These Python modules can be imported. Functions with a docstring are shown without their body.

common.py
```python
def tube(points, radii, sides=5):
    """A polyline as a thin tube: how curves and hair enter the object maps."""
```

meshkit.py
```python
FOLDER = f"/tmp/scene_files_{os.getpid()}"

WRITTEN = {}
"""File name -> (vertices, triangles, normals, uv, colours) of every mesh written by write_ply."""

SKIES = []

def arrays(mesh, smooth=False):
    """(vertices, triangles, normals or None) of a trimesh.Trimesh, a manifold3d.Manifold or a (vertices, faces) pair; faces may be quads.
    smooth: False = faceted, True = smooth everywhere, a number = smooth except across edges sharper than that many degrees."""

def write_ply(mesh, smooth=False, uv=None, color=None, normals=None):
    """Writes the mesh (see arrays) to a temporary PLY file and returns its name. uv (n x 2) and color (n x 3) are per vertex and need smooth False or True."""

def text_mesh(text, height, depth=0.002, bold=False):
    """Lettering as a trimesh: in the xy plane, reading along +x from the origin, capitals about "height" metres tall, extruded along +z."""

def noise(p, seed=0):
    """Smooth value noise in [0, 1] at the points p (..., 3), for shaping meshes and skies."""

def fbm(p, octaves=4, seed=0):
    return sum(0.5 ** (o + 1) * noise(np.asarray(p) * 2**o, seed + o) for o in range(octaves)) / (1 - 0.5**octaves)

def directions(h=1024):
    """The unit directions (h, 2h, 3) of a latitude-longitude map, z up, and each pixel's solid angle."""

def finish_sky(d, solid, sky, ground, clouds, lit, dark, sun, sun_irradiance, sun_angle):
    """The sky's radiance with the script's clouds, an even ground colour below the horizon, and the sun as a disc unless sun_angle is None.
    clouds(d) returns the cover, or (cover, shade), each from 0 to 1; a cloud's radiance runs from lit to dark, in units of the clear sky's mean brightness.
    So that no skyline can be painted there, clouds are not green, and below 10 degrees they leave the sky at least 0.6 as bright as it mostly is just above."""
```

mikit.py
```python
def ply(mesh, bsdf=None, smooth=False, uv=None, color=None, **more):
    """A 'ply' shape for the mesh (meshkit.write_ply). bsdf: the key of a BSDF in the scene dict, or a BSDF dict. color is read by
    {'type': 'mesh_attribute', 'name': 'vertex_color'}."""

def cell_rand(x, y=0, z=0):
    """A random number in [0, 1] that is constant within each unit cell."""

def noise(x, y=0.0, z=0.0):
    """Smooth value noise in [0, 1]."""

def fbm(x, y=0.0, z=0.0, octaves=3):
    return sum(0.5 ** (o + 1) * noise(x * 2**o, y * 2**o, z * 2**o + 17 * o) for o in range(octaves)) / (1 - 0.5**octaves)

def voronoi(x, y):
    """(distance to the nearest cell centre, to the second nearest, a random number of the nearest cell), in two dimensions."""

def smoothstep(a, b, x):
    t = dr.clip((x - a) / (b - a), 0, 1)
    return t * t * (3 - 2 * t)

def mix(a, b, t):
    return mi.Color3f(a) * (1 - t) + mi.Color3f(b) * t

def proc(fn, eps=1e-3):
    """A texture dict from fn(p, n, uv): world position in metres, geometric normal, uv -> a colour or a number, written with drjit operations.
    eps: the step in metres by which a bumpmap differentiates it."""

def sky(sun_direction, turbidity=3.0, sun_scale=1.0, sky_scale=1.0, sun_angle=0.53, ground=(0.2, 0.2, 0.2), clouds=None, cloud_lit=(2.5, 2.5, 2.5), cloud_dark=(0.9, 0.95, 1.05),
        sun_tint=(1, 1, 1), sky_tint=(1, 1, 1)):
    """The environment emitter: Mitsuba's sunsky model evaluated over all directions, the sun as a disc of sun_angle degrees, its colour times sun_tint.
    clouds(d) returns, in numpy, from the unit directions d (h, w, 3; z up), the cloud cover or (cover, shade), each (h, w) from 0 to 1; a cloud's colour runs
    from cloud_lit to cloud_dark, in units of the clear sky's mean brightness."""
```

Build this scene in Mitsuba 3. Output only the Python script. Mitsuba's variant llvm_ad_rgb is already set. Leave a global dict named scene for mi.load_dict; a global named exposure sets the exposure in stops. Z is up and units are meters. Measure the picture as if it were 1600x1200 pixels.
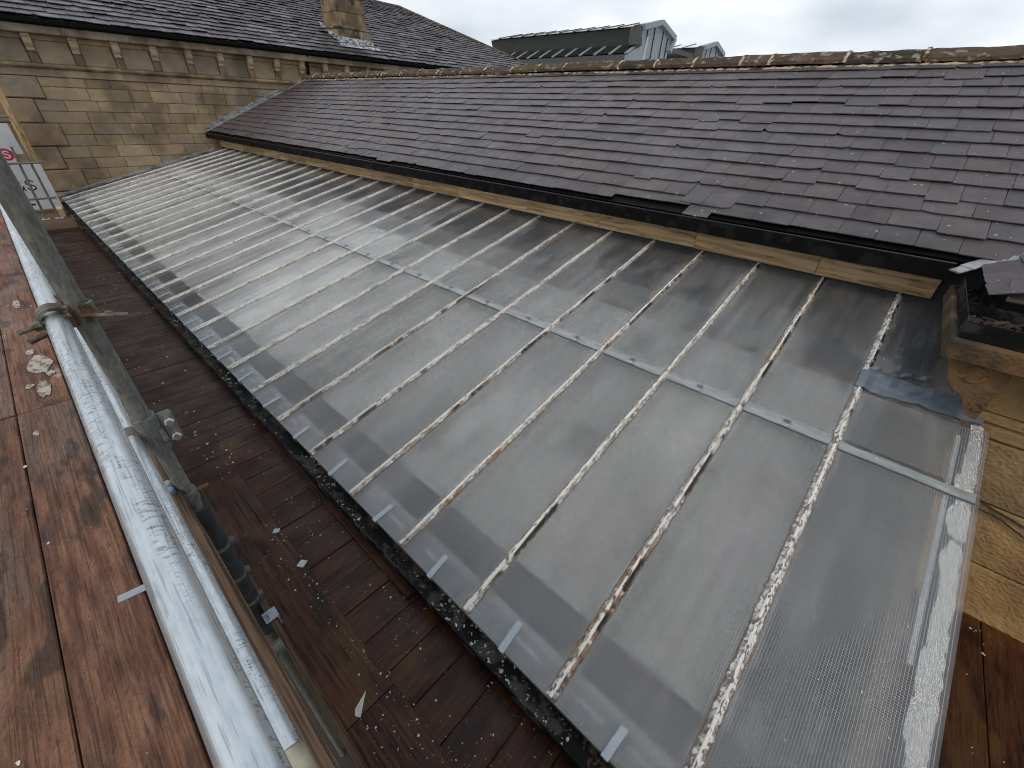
import math, random
import numpy as np
import drjit as dr
import mitsuba as mi
import trimesh
import mikit, meshkit
from mikit import proc, noise, fbm, voronoi, cell_rand, smoothstep, mix

T = mi.ScalarTransform4f
rng = np.random.default_rng(7)
random.seed(7)
scene, labels = {}, {}

# ------------------------------------------------------------------ camera, sky, exposure
FWD = [0.546, -0.629, -0.553]
UP = [0.392, -0.392, 0.832]
FWD = [0.54555, -0.62904, -0.55374]
scene['camera'] = {'type': 'perspective', 'fov': 102.58, 'fov_axis': 'x', 'near_clip': 0.02, 'far_clip': 2000.0,
                   'to_world': T().look_at(origin=[0, 0, 0], target=FWD, up=UP)}


def clouds(d):
    q = d / np.maximum(d[..., 2:3] + 0.25, 0.05)
    a = meshkit.fbm(q * np.array([0.9, 0.9, 0.3]) + 3.1, 4, 5)
    b = meshkit.fbm(q * np.array([2.6, 2.6, 0.5]) + 9.7, 4, 11)
    shade = np.clip(0.50 + 2.6 * (a - 0.5) + 1.1 * (b - 0.5), 0, 1)
    low = np.clip(1 - d[..., 2] / 0.30, 0, 1)
    return np.ones(d.shape[:2]), np.clip(shade * (1 - 0.55 * low ** 2), 0, 1)


scene['sky'] = mikit.sky([-0.35, 0.55, 0.75], turbidity=3, sun_scale=0.10, sun_angle=25, clouds=clouds,
                         cloud_lit=(2.20, 2.25, 2.30), cloud_dark=(0.92, 1.08, 1.26), ground=(0.12, 0.11, 0.10))
exposure = 2.6

# ------------------------------------------------------------------ helpers


def add(key, mesh, bsdf, smooth=False, uv=None, **lab):
    k, i = key, 0
    while k in scene:
        i += 1
        k = f'{key}_{i:03d}'
    scene[k] = mikit.ply(mesh, bsdf, smooth=smooth, uv=uv)
    if lab:
        labels[k] = lab if 'label' in lab or 'category' in lab else dict(lab)
    return k


def thing(name, label, category, group=None):
    k, i = name, 0
    while k in labels:
        i += 1
        k = f'{name}_{i:03d}'
    labels[k] = {'label': label, 'category': category}
    if group:
        labels[k]['group'] = group
    return k


class MB:
    """collects pieces (v, f, uv) into one mesh"""

    def __init__(self):
        self.v, self.f, self.u, self.n = [], [], [], 0

    def put(self, piece):
        v, f, u = piece
        self.v.append(v); self.f.append(np.asarray(f) + self.n); self.u.append(u); self.n += len(v)
        return self

    def out(self):
        return np.vstack(self.v), np.vstack(self.f), np.vstack(self.u)


def emit(key, piece, bsdf, smooth=False, **lab):
    v, f, u = piece if not isinstance(piece, MB) else piece.out()
    return add(key, (v, f), bsdf, smooth, u, **lab)


def const_uv(v, a, b=0.0):
    return np.tile([[a, b]], (len(v), 1)).astype(float)


def prism(poly, frame, h0, h1, uv=None):
    """convex or star-shaped polygon (n,2) in the plane of frame = (origin, ex, ey, ez), from height h0 to h1; the outline's order is counter-clockwise"""
    o, ex, ey, ez = [np.asarray(a, float) for a in frame]
    poly = np.asarray(poly, float)
    n = len(poly)
    h0 = np.broadcast_to(h0, (n,)); h1 = np.broadcast_to(h1, (n,))
    base = o + poly[:, :1] * ex + poly[:, 1:2] * ey
    v = np.vstack([base + h0[:, None] * ez, base + h1[:, None] * ez])
    i = np.arange(n); j = (i + 1) % n
    f = [np.stack([i, j, j + n], 1), np.stack([i, j + n, i + n], 1)]
    k = np.arange(1, n - 1)
    f += [np.stack([k * 0 + n, k + n, k + n + 1], 1), np.stack([k * 0, k + 1, k], 1)]
    if np.dot(np.cross(ex, ey), ez) < 0:
        f = [a[:, ::-1] for a in f]
    return v, np.vstack(f), (const_uv(v, *uv) if uv is not None else np.vstack([poly, poly]))


XYZ = ([0, 0, 0], [1, 0, 0], [0, 1, 0], [0, 0, 1])


def box(x0, x1, y0, y1, z0, z1, uv=(0.5, 0), c=0.0):
    if c <= 0:
        return prism([(x0, y0), (x1, y0), (x1, y1), (x0, y1)], XYZ, z0, z1, uv)
    # chamfered box as a convex hull of 24 points
    pts = []
    for a, (l, h) in enumerate(((x0, x1), (y0, y1), (z0, z1))):
        for sx in (0, 1):
            for sy in (0, 1):
                for sz in (0, 1):
                    s = (sx, sy, sz)
                    q = [(x0, x1)[sx], (y0, y1)[sy], (z0, z1)[sz]]
                    for b in range(3):
                        if b != a:
                            q[b] += c if s[b] == 0 else -c
                    pts.append(q)
    hull = trimesh.convex.convex_hull(np.array(pts))
    v = np.array(hull.vertices)
    return v, np.array(hull.faces), const_uv(v, *uv)


def extrude(profile, path_a, path_b, up=(0, 0, 1), uvid=0.0, seg=1, wob=0.0, cap=True):
    """profile (n,2) closed, counter-clockwise seen against the direction of travel, swept from a to b; uv = (metres along + 10*uvid, metres around)"""
    a, b = np.asarray(path_a, float), np.asarray(path_b, float)
    d = (b - a); L = np.linalg.norm(d); d /= L
    s = np.cross(d, up); s /= np.linalg.norm(s); t = np.cross(s, d)
    p = np.asarray(profile, float); n = len(p)
    around = np.r_[0, np.cumsum(np.linalg.norm(np.roll(p, -1, 0) - p, axis=1))][:n]
    vs, us = [], []
    for k in range(seg + 1):
        q = a + d * L * k / seg
        off = rng.normal(0, wob, 2) if wob else (0, 0)
        vs.append(q + (p[:, :1] + off[0]) * s + (p[:, 1:2] + off[1]) * t)
        us.append(np.stack([np.full(n, L * k / seg + 10 * uvid), around], 1))
    v, u = np.vstack(vs), np.vstack(us)
    i, k = np.meshgrid(np.arange(n), np.arange(seg), indexing='ij')
    i, k = i.ravel(), k.ravel(); j = (i + 1) % n
    q00, q10, q01, q11 = k * n + i, k * n + j, (k + 1) * n + i, (k + 1) * n + j
    f = [np.stack([q00, q01, q11], 1), np.stack([q00, q11, q10], 1)]
    if cap:
        m = np.arange(1, n - 1)
        f += [np.stack([m * 0, m, m + 1], 1), np.stack([m * 0 + seg * n, m + 1 + seg * n, m + seg * n], 1)]
    return v, np.vstack(f), u


def rect(w, h, c=0.0, ox=0.0, oy=0.0):
    """centred rectangle profile, chamfer c"""
    x, y = w / 2, h / 2
    if c:
        p = [(-x + c, -y), (x - c, -y), (x, -y + c), (x, y - c), (x - c, y), (-x + c, y), (-x, y - c), (-x, -y + c)]
    else:
        p = [(-x, -y), (x, -y), (x, y), (-x, y)]
    return np.array(p) + (ox, oy)


def circle(r, n=24):
    a = np.arange(n) * 2 * np.pi / n
    return np.stack([r * np.cos(a), r * np.sin(a)], 1)


def tube_piece(a, b, r=0.02415, uvid=0.0, n=28, seg=1, hollow=True, wob=0.0):
    v, f, u = extrude(circle(r, n), a, b, up=(0.13, 0.21, 0.97) if abs((np.array(b) - np.array(a))[2]) < 0.9 * np.linalg.norm(np.array(b) - np.array(a)) else (0, 1, 0), uvid=uvid, seg=seg, cap=True, wob=wob)
    return v, f, u


def polyline_tube(pts, r, n=8):
    from common import tube
    v, f = tube(np.array(pts), r, n)
    return v, f, const_uv(v, 0.5)


# ------------------------------------------------------------------ materials
def bs(name, color=None, rough=0.5, spec=0.5, metallic=0.0, bump=None, bump_scale=0.002, eps=1e-3, **kw):
    d = {'type': 'principled', 'base_color': color if isinstance(color, dict) else {'type': 'rgb', 'value': list(color)},
         'roughness': rough, 'specular': spec, 'metallic': metallic, **kw}
    if bump is not None:
        d = {'type': 'bumpmap', 'arbitrary': proc(bump, eps), 'scale': bump_scale, 'bsdf': d}
    scene[name] = {'type': 'twosided', 'bsdf': d}


def C(*a):
    return mi.Color3f(*a)


def slate_color(p, n, uv):
    r1 = cell_rand(uv.x * 1000, 3)
    r2 = cell_rand(uv.x * 1000, 7)
    far = uv.y
    base = mix(C(0.072, 0.056, 0.058), C(0.097, 0.077, 0.080), r1)
    base = mix(base, C(0.055, 0.053, 0.064), smoothstep(0.55, 1.0, r2) * 0.55)
    base = mix(base, C(0.052, 0.034, 0.036), smoothstep(0.25, 0.0, r2) * 0.45)
    oldc = mix(C(0.040, 0.037, 0.040), C(0.15, 0.145, 0.16), r1 * r1)
    oldc = mix(oldc, C(0.065, 0.042, 0.044), smoothstep(0.3, 0.0, r2))
    base = mix(base, oldc, far)
    m = fbm(p.x * 7, p.y * 7, p.z * 7, 4)
    fine = fbm(p.x * 45, p.y * 22, p.z * 40, 3)
    base = base * (0.62 + 0.55 * m + 0.30 * fine)
    stain = smoothstep(-5.55, -4.95, p.y) * smoothstep(-0.2, 0.2, p.x + 0.4) * smoothstep(0.40, 0.62, fbm(p.x * 2.7, p.y * 5 + 9, 1.0, 4)) * (1 - far)
    base = mix(base, C(0.030, 0.029, 0.028), stain * 0.6)
    # grey lime bloom and splashes
    bloom = smoothstep(0.60, 0.80, fbm(p.x * 2.1 + 5, p.y * 2.6, 0.0, 4))
    base = mix(base, C(0.13, 0.125, 0.13), bloom * 0.28)
    d1, d2, w = voronoi(p.x * 9, p.y * 9)
    spot = smoothstep(0.13, 0.07, d1) * dr.select(w > 0.965, 1.0, 0.0) * (1 - far)
    d1b, d2b, wb = voronoi(p.x * 38, p.y * 38)
    spot2 = smoothstep(0.22, 0.12, d1b) * dr.select(wb > 0.990, 1.0, 0.0) * (1 - far)
    return mix(base, C(0.48, 0.48, 0.46), dr.maximum(spot * 0.55, spot2))


def slate_rough(p, n, uv):
    return 0.26 + 0.32 * fbm(p.x * 6, p.y * 6, p.z * 6, 3)


def slate_bump(p, n, uv):
    return fbm(p.x * 16, p.y * 16, p.z * 16, 4) + 0.35 * fbm(p.x * 70, p.y * 50, p.z * 60, 2)


bs('m_slate', proc(slate_color), rough=proc(slate_rough), spec=0.5, bump=slate_bump, bump_scale=0.006, eps=0.003)


def stone_color(p, n, uv):
    r = cell_rand(uv.x * 1000, 5)
    r2 = cell_rand(uv.x * 1000, 9)
    base = mix(C(0.295, 0.214, 0.130), C(0.44, 0.332, 0.208), r)
    base = mix(base, C(0.28, 0.235, 0.18), smoothstep(0.6, 1.0, r2) * 0.8)
    m = fbm(p.x * 4.1, p.y * 4.1, p.z * 4.6, 4)
    g = fbm(p.x * 48, p.y * 48, p.z * 48, 4)
    base = mix(base, C(0.47, 0.36, 0.225), dr.select(uv.y < -0.5, 1.0, 0.0))  # far brackets painted paler, as though lit
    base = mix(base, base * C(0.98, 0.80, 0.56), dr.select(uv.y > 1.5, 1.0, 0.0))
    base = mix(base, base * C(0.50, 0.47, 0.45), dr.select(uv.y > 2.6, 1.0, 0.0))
    base = base * (0.55 + 0.50 * m + 0.40 * g)
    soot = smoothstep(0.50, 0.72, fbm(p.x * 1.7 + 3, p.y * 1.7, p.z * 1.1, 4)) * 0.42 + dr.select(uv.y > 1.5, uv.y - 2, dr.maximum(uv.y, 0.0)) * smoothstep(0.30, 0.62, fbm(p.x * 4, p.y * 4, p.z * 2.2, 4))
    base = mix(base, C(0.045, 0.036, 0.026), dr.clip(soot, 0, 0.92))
    return base


def stone_bump(p, n, uv):
    return 0.8 * fbm(p.x * 14, p.y * 14, p.z * 14, 3) + 0.6 * fbm(p.x * 60, p.y * 60, p.z * 60, 3)


bs('m_stone', proc(stone_color), rough=0.85, spec=0.25, bump=stone_bump, bump_scale=0.022, eps=0.004)
bs('m_mortar', proc(lambda p, n, uv: mix(C(0.085, 0.062, 0.036), C(0.19, 0.15, 0.10), fbm(p.x * 5, p.y * 5, p.z * 7, 3))), rough=0.95, spec=0.1)


def ridge_color(p, n, uv):
    r = cell_rand(uv.x * 1000, 5)
    base = mix(C(0.050, 0.040, 0.031), C(0.115, 0.080, 0.058), r)
    m = fbm(p.x * 5, p.y * 9, p.z * 9, 4)
    base = base * (0.6 + 0.8 * m)
    lich = smoothstep(0.58, 0.70, fbm(p.x * 13 + 7, p.y * 13, p.z * 13, 4))
    base = mix(base, C(0.30, 0.28, 0.22), lich * 0.7)
    moss = smoothstep(0.55, 0.70, fbm(p.x * 3 + 17, p.y * 6, p.z * 6, 3))
    base = mix(base, C(0.085, 0.080, 0.018), moss * 0.7)
    return mix(base, mix(C(0.50, 0.42, 0.31), C(0.13, 0.095, 0.05), smoothstep(0.4, 0.62, fbm(p.x * 16, p.y * 20, p.z * 20, 3))), uv.y)


bs('m_ridge', proc(ridge_color), rough=0.9, spec=0.2, bump=lambda p, n, uv: fbm(p.x * 18, p.y * 18, p.z * 18, 4), bump_scale=0.03, eps=0.005)


def deck_color(p, n, uv):
    """uv: metres along the grain + 10 * board number, metres across; boards below world z -2 are the wet, dark lower lift"""
    bid = dr.floor(uv.x / 10)
    u, w = uv.x, uv.y
    r = cell_rand(bid, 2)
    grain = fbm(u * 6, w * 50, bid * 3.3, 3)
    fibre = fbm(u * 30, w * 190, bid, 2)
    blot = fbm(u * 5.0 + 11, w * 10, bid, 5)
    dry = mix(C(0.105, 0.045, 0.027), C(0.245, 0.122, 0.072), smoothstep(0.25, 0.75, 0.6 * grain + 0.4 * blot))
    dry = mix(dry, C(0.165, 0.115, 0.092), smoothstep(0.45, 0.75, fbm(u * 1.1, w * 5 + 40, bid, 3)) * 0.75)
    dry = mix(dry, C(0.055, 0.036, 0.030), smoothstep(0.56, 0.72, fbm(u * 5 + 3, w * 16, bid + 5, 4)) * 0.75)
    wet = mix(C(0.026, 0.0090, 0.0055), C(0.075, 0.027, 0.0125), smoothstep(0.3, 0.7, 0.5 * grain + 0.5 * blot))
    wet = mix(wet, C(0.095, 0.044, 0.017), smoothstep(0.52, 0.75, fbm(u * 3 + 30, w * 6, bid + 8, 4)) * (0.25 + 0.75 * r))
    low = smoothstep(-1.95, -2.1, p.z)
    c = mix(dry, wet, low) * (0.72 + 0.35 * fibre + 0.22 * r)
    kx = dr.floor(u * 2.2)
    ku, kw = (u * 2.2 - kx) - 0.5 - 0.5 * (cell_rand(kx, bid, 1) - 0.5), (w - 0.03 - 0.17 * cell_rand(kx, bid, 2)) * 9
    knot = smoothstep(0.10, 0.03, dr.sqrt(ku * ku * 0.35 + kw * kw * 0.25)) * dr.select(cell_rand(kx, bid, 3) > 0.55, 1.0, 0.0)
    c = mix(c, C(0.018, 0.011, 0.008), knot * 0.8)
    fine = fbm(p.x * 170, p.y * 260, 3.0, 2)
    lines = smoothstep(0.58, 0.70, fbm(u * 5, w * 330, bid + 6, 2))
    c = c * (0.78 + 0.44 * fine) * (1 - 0.38 * lines)
    scratch = smoothstep(0.69, 0.77, fbm(u * 38 + w * 60, w * 90, bid + 2, 3))
    c = mix(c, C(0.030, 0.019, 0.014), scratch * 0.40 * (1 - low))
    cement = smoothstep(0.80, 0.84, fbm(p.x * 2.3 + 1.7, p.y * 4.2, 2.0, 4)) * smoothstep(0.35, 0.6, fbm(p.x * 40, p.y * 40, 0.0, 2))
    return mix(c, C(0.42, 0.36, 0.31), cement * 0.7 * (1 - low))


def deck_rough(p, n, uv):
    low = smoothstep(-1.95, -2.1, p.z)
    f = fbm(p.x * 3, p.y * 5, 1.0, 3)
    return dr.clip(0.62 - 0.18 * low + 0.5 * (f - 0.5), 0.2, 0.9)


def deck_bump(p, n, uv):
    return fbm(uv.x * 3, uv.y * 70, 1.0, 3) + 0.5 * fbm(p.x * 14, p.y * 14, p.z * 14, 3)


bs('m_deck', proc(deck_color), rough=proc(deck_rough), spec=0.25, bump=deck_bump, bump_scale=0.006, eps=0.002)


def timber_color(p, n, uv):
    u, w = uv.x, uv.y
    bid = dr.floor(u / 10)
    g = fbm(u * 1.6, w * 40, bid, 3)
    c = mix(C(0.43, 0.275, 0.13), C(0.70, 0.49, 0.27), smoothstep(0.25, 0.75, g)) * (0.75 + 0.4 * cell_rand(bid, 4))
    dark = smoothstep(0.58, 0.80, fbm(u * 6, w * 40, bid + 3, 4))
    return mix(c, C(0.10, 0.07, 0.04), dark * 0.6)


bs('m_timber', proc(timber_color), rough=0.75, spec=0.25)
bs('m_oldwood', proc(lambda p, n, uv: mix(C(0.030, 0.018, 0.011), C(0.135, 0.082, 0.046), smoothstep(0.3, 0.7, 0.7 * fbm(uv.x * 2.5, uv.y * 260, 1.0, 3) + 0.3 * fbm(uv.x * 9, uv.y * 60, 5.0, 3)))), rough=0.7, spec=0.3)


def galv_color(p, n, uv):
    u, w = uv.x, uv.y
    sp = fbm(u * 60, w * 150, 0.0, 3)
    streak = fbm(u * 2.5, w * 330, 4.0, 2)
    blot = fbm(u * 9, w * 40, 8.0, 3)
    c = mix(C(0.56, 0.60, 0.62), C(0.72, 0.755, 0.77), smoothstep(0.25, 0.7, 0.45 * sp + 0.35 * streak + 0.3 * blot))
    scr = smoothstep(0.60, 0.70, fbm(u * 330, w * 130, 2.0, 2)) * smoothstep(0.42, 0.62, noise(u * 5, w * 45, 9.0))
    scr2 = smoothstep(0.66, 0.74, fbm(u * 16, w * 520, 12.0, 2))
    return mix(c, C(0.14, 0.13, 0.13), dr.clip(scr * 0.5 + scr2 * 0.35, 0, 1))


bs('m_galv', proc(galv_color), rough=proc(lambda p, n, uv: 0.30 + 0.14 * fbm(uv.x * 25, uv.y * 90, 3.0, 3)), metallic=0.85, spec=0.5)


def oldtube_color(p, n, uv):
    u, w = uv.x, uv.y
    m = 0.55 * fbm(u * 60, w * 90, 3.0, 4) + 0.45 * fbm(u * 2.5, w * 170, 13.0, 3)
    c = mix(C(0.135, 0.13, 0.113), C(0.20, 0.20, 0.178), smoothstep(0.3, 0.7, m))
    c = mix(c, C(0.11, 0.16, 0.165), smoothstep(0.58, 0.72, fbm(u * 4 + 9, w * 18, 6.0, 3)) * 0.5)
    c = mix(c, C(0.33, 0.32, 0.29), smoothstep(0.62, 0.74, fbm(u * 45, w * 140, 16.0, 3)) * 0.35)
    return mix(c, C(0.07, 0.045, 0.03), smoothstep(0.62, 0.75, fbm(u * 34, w * 120, 26.0, 3)) * 0.35)


bs('m_oldtube', proc(oldtube_color), rough=0.62, metallic=0.25, spec=0.4)


def coupler_color(p, n, uv):
    m = fbm(p.x * 40, p.y * 40, p.z * 40, 4)
    c = mix(C(0.055, 0.045, 0.032), C(0.23, 0.20, 0.15), smoothstep(0.3, 0.7, m))
    return mix(c, C(0.13, 0.055, 0.025), smoothstep(0.52, 0.70, fbm(p.x * 22 + 5, p.y * 22, p.z * 22, 3)) * 0.8)


bs('m_coupler', proc(coupler_color), rough=0.55, metallic=0.45, spec=0.5, bump=lambda p, n, uv: fbm(p.x * 90, p.y * 90, p.z * 90, 3), bump_scale=0.004, eps=0.001)
bs('m_bluepaint', proc(lambda p, n, uv: mix(C(0.06, 0.12, 0.25), C(0.25, 0.26, 0.25), smoothstep(0.45, 0.6, fbm(p.x * 50, p.y * 50, p.z * 50, 3)))), rough=0.5)
bs('m_chrome', (0.75, 0.74, 0.72), rough=0.22, metallic=0.95)
bs('m_padding', proc(lambda p, n, uv: mix(C(0.022, 0.024, 0.025), C(0.075, 0.078, 0.078), fbm(p.x * 25, p.y * 25, p.z * 18, 4))), rough=0.8, spec=0.2)


def black_color(p, n, uv):
    m = fbm(p.x * 6, p.y * 12, p.z * 12, 4)
    c = mix(C(0.004, 0.004, 0.0045), C(0.014, 0.0135, 0.0135), m) * (0.35 + 0.65 * smoothstep(0.2, 0.6, uv.y))
    dirt = smoothstep(0.52, 0.70, fbm(p.x * 11 + 3, p.y * 16, p.z * 10, 4)) * uv.y
    c = mix(c, C(0.075, 0.070, 0.064), dirt * 0.8)
    d1, d2, w = voronoi(p.x * 55, p.y * 55)
    return mix(c, C(0.40, 0.37, 0.33), smoothstep(0.20, 0.12, d1) * dr.select(w > 0.982, 1.0, 0.0) * uv.y)


bs('m_black', proc(black_color), rough=proc(lambda p, n, uv: 0.30 + 0.5 * fbm(p.x * 8, p.y * 10, p.z * 8, 3)), spec=0.12)


def lead_color(p, n, uv):
    m = fbm(p.x * 5, p.y * 5, p.z * 9, 4)
    c = mix(C(0.10, 0.105, 0.11), C(0.28, 0.29, 0.30), smoothstep(0.3, 0.7, m))
    w = smoothstep(0.42, 0.62, fbm(p.x * 12, p.y * 12, p.z * 16, 4))
    return mix(c, C(0.62, 0.63, 0.63), w * uv.y)


bs('m_lead', proc(lead_color), rough=0.5, spec=0.5, metallic=0.15)


def bar_color(p, n, uv):
    """uv.x: a number of the bar, uv.y: -1..1 across the bar"""
    r = uv.x
    a = dr.abs(uv.y)
    fl = fbm(p.x * 45 + r * 91, p.y * 40, r * 17, 4)
    f2 = fbm(p.x * 75 + r * 41, p.y * 75, r * 7, 3)
    f3 = fbm(p.x * 120 + r * 11, p.y * 34, r * 3, 2)
    white = mix(C(0.64, 0.61, 0.55), C(0.84, 0.82, 0.78), f2)
    putty = mix(C(0.25, 0.205, 0.175), C(0.52, 0.47, 0.42), smoothstep(0.3, 0.7, f2))
    rustm = smoothstep(0.50, 0.66, fbm(p.y * 2.2 + r * 57, r * 31, 2.0, 3)) * smoothstep(0.2, 0.75, r)
    putty = mix(putty, C(0.33, 0.17, 0.085), rustm * 0.75)
    far = smoothstep(2.0, 7.0, p.x)
    side = smoothstep(0.22, 0.34, a)
    keep = smoothstep(0.40, 0.48, 0.6 * fl + 0.4 * f2 + 0.22 * (1 - side) - 0.07 * side + 0.13 * far - 0.07 * rustm)
    c = mix(putty, white, keep)
    chip = smoothstep(0.60, 0.66, f3) * (1 - side) * (1 - 0.6 * far)
    c = mix(c, C(0.05, 0.040, 0.034), chip * 0.85)
    black = smoothstep(0.50, 0.57, fbm(p.y * 9.0 + r * 73, 3.0, r * 5, 3)) * smoothstep(-0.20, -0.32, uv.y) * smoothstep(-0.98, -0.75, uv.y) * smoothstep(0.42, 0.52, noise(p.y * 0.8 + r * 13, r * 77))
    c = mix(c, C(0.016, 0.013, 0.012), black * 0.95 * (1 - 0.85 * far))
    crack = smoothstep(0.045, 0.015, dr.abs(fbm(p.x * 40 + r * 9, p.y * 55, r, 3) - 0.5))
    c = mix(c, C(0.13, 0.085, 0.055), smoothstep(0.70, 0.92, a + 0.35 * (f2 - 0.5)) * 0.8)  # brown outer edges, with the bar's shadow line painted into the colour
    return mix(c, C(0.045, 0.036, 0.030), crack * 0.8 * side * (1 - 0.5 * far))


bs('m_bar', proc(bar_color), rough=0.7, spec=0.25, bump=lambda p, n, uv: fbm(p.x * 60, p.y * 60, p.z * 60, 3), bump_scale=0.01, eps=0.0015)

# wired rough-cast glass: a dirty film on a thin rough sheet
BAR0, BARS = -0.264, 0.62
Y0, Z0 = -0.8067, -2.3993
GC, GS = 0.97170, 0.23616


def glass_dirt(p, n, uv):
    """uv: metres along the roof, metres up the slope"""
    t = (uv.x - BAR0) / BARS
    e = dr.abs(t - dr.round(t)) * BARS
    nz = fbm(uv.x * 5, uv.y * 2.2, 1.0, 4)
    fine = fbm(uv.x * 55, uv.y * 55, 3.0, 2)
    edge = smoothstep(0.075, 0.02, e + 0.06 * (fbm(uv.x * 11, uv.y * 6, 9.0, 3) - 0.5))
    v = uv.y
    lap = smoothstep(0.10, 0.0, dr.abs(v - 2.36))
    top = smoothstep(3.9, 4.5, v)
    foot = smoothstep(0.42, 0.38, v)
    verge = smoothstep(-0.80, -0.86, uv.x)
    last = smoothstep(-0.27, -0.30, uv.x)
    smear = fbm(uv.x * 26, uv.y * 1.5, 5.0, 4)
    cloudy = fbm(uv.x * 1.7 + 3, uv.y * 1.3, 21.0, 4)
    w = 0.40 + 0.55 * (nz - 0.5) + 0.50 * (cloudy - 0.5) + 0.45 * (smear - 0.5) + 0.36 * edge * (1 - verge) + 0.20 * lap + 0.30 * (fine - 0.5) - 0.25 * foot
    w = w - 0.20 * smoothstep(0.50, 0.68, fbm(uv.x * 2.6 + 40, uv.y * 1.5, 12.0, 4))
    ribs = 0.5 + 0.5 * dr.sin(e * 448.0 + 2.0 * nz)
    w = w + 0.22 * (ribs - 0.5) * smoothstep(0.11, 0.05, e) * smoothstep(3.2, 1.4, uv.x) * (1 - foot)
    w = w + 0.16 * (cell_rand(dr.floor(t), dr.select(v > 2.38, 1.0, 0.0), 8.0) - 0.5)
    w = w - 0.24 * last - 0.22 * verge - 0.16 * smoothstep(2.6, 2.9, v) * last - 0.10 * smoothstep(3.0, 4.0, v)
    return dr.clip(w, 0.03, 0.97)


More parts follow.
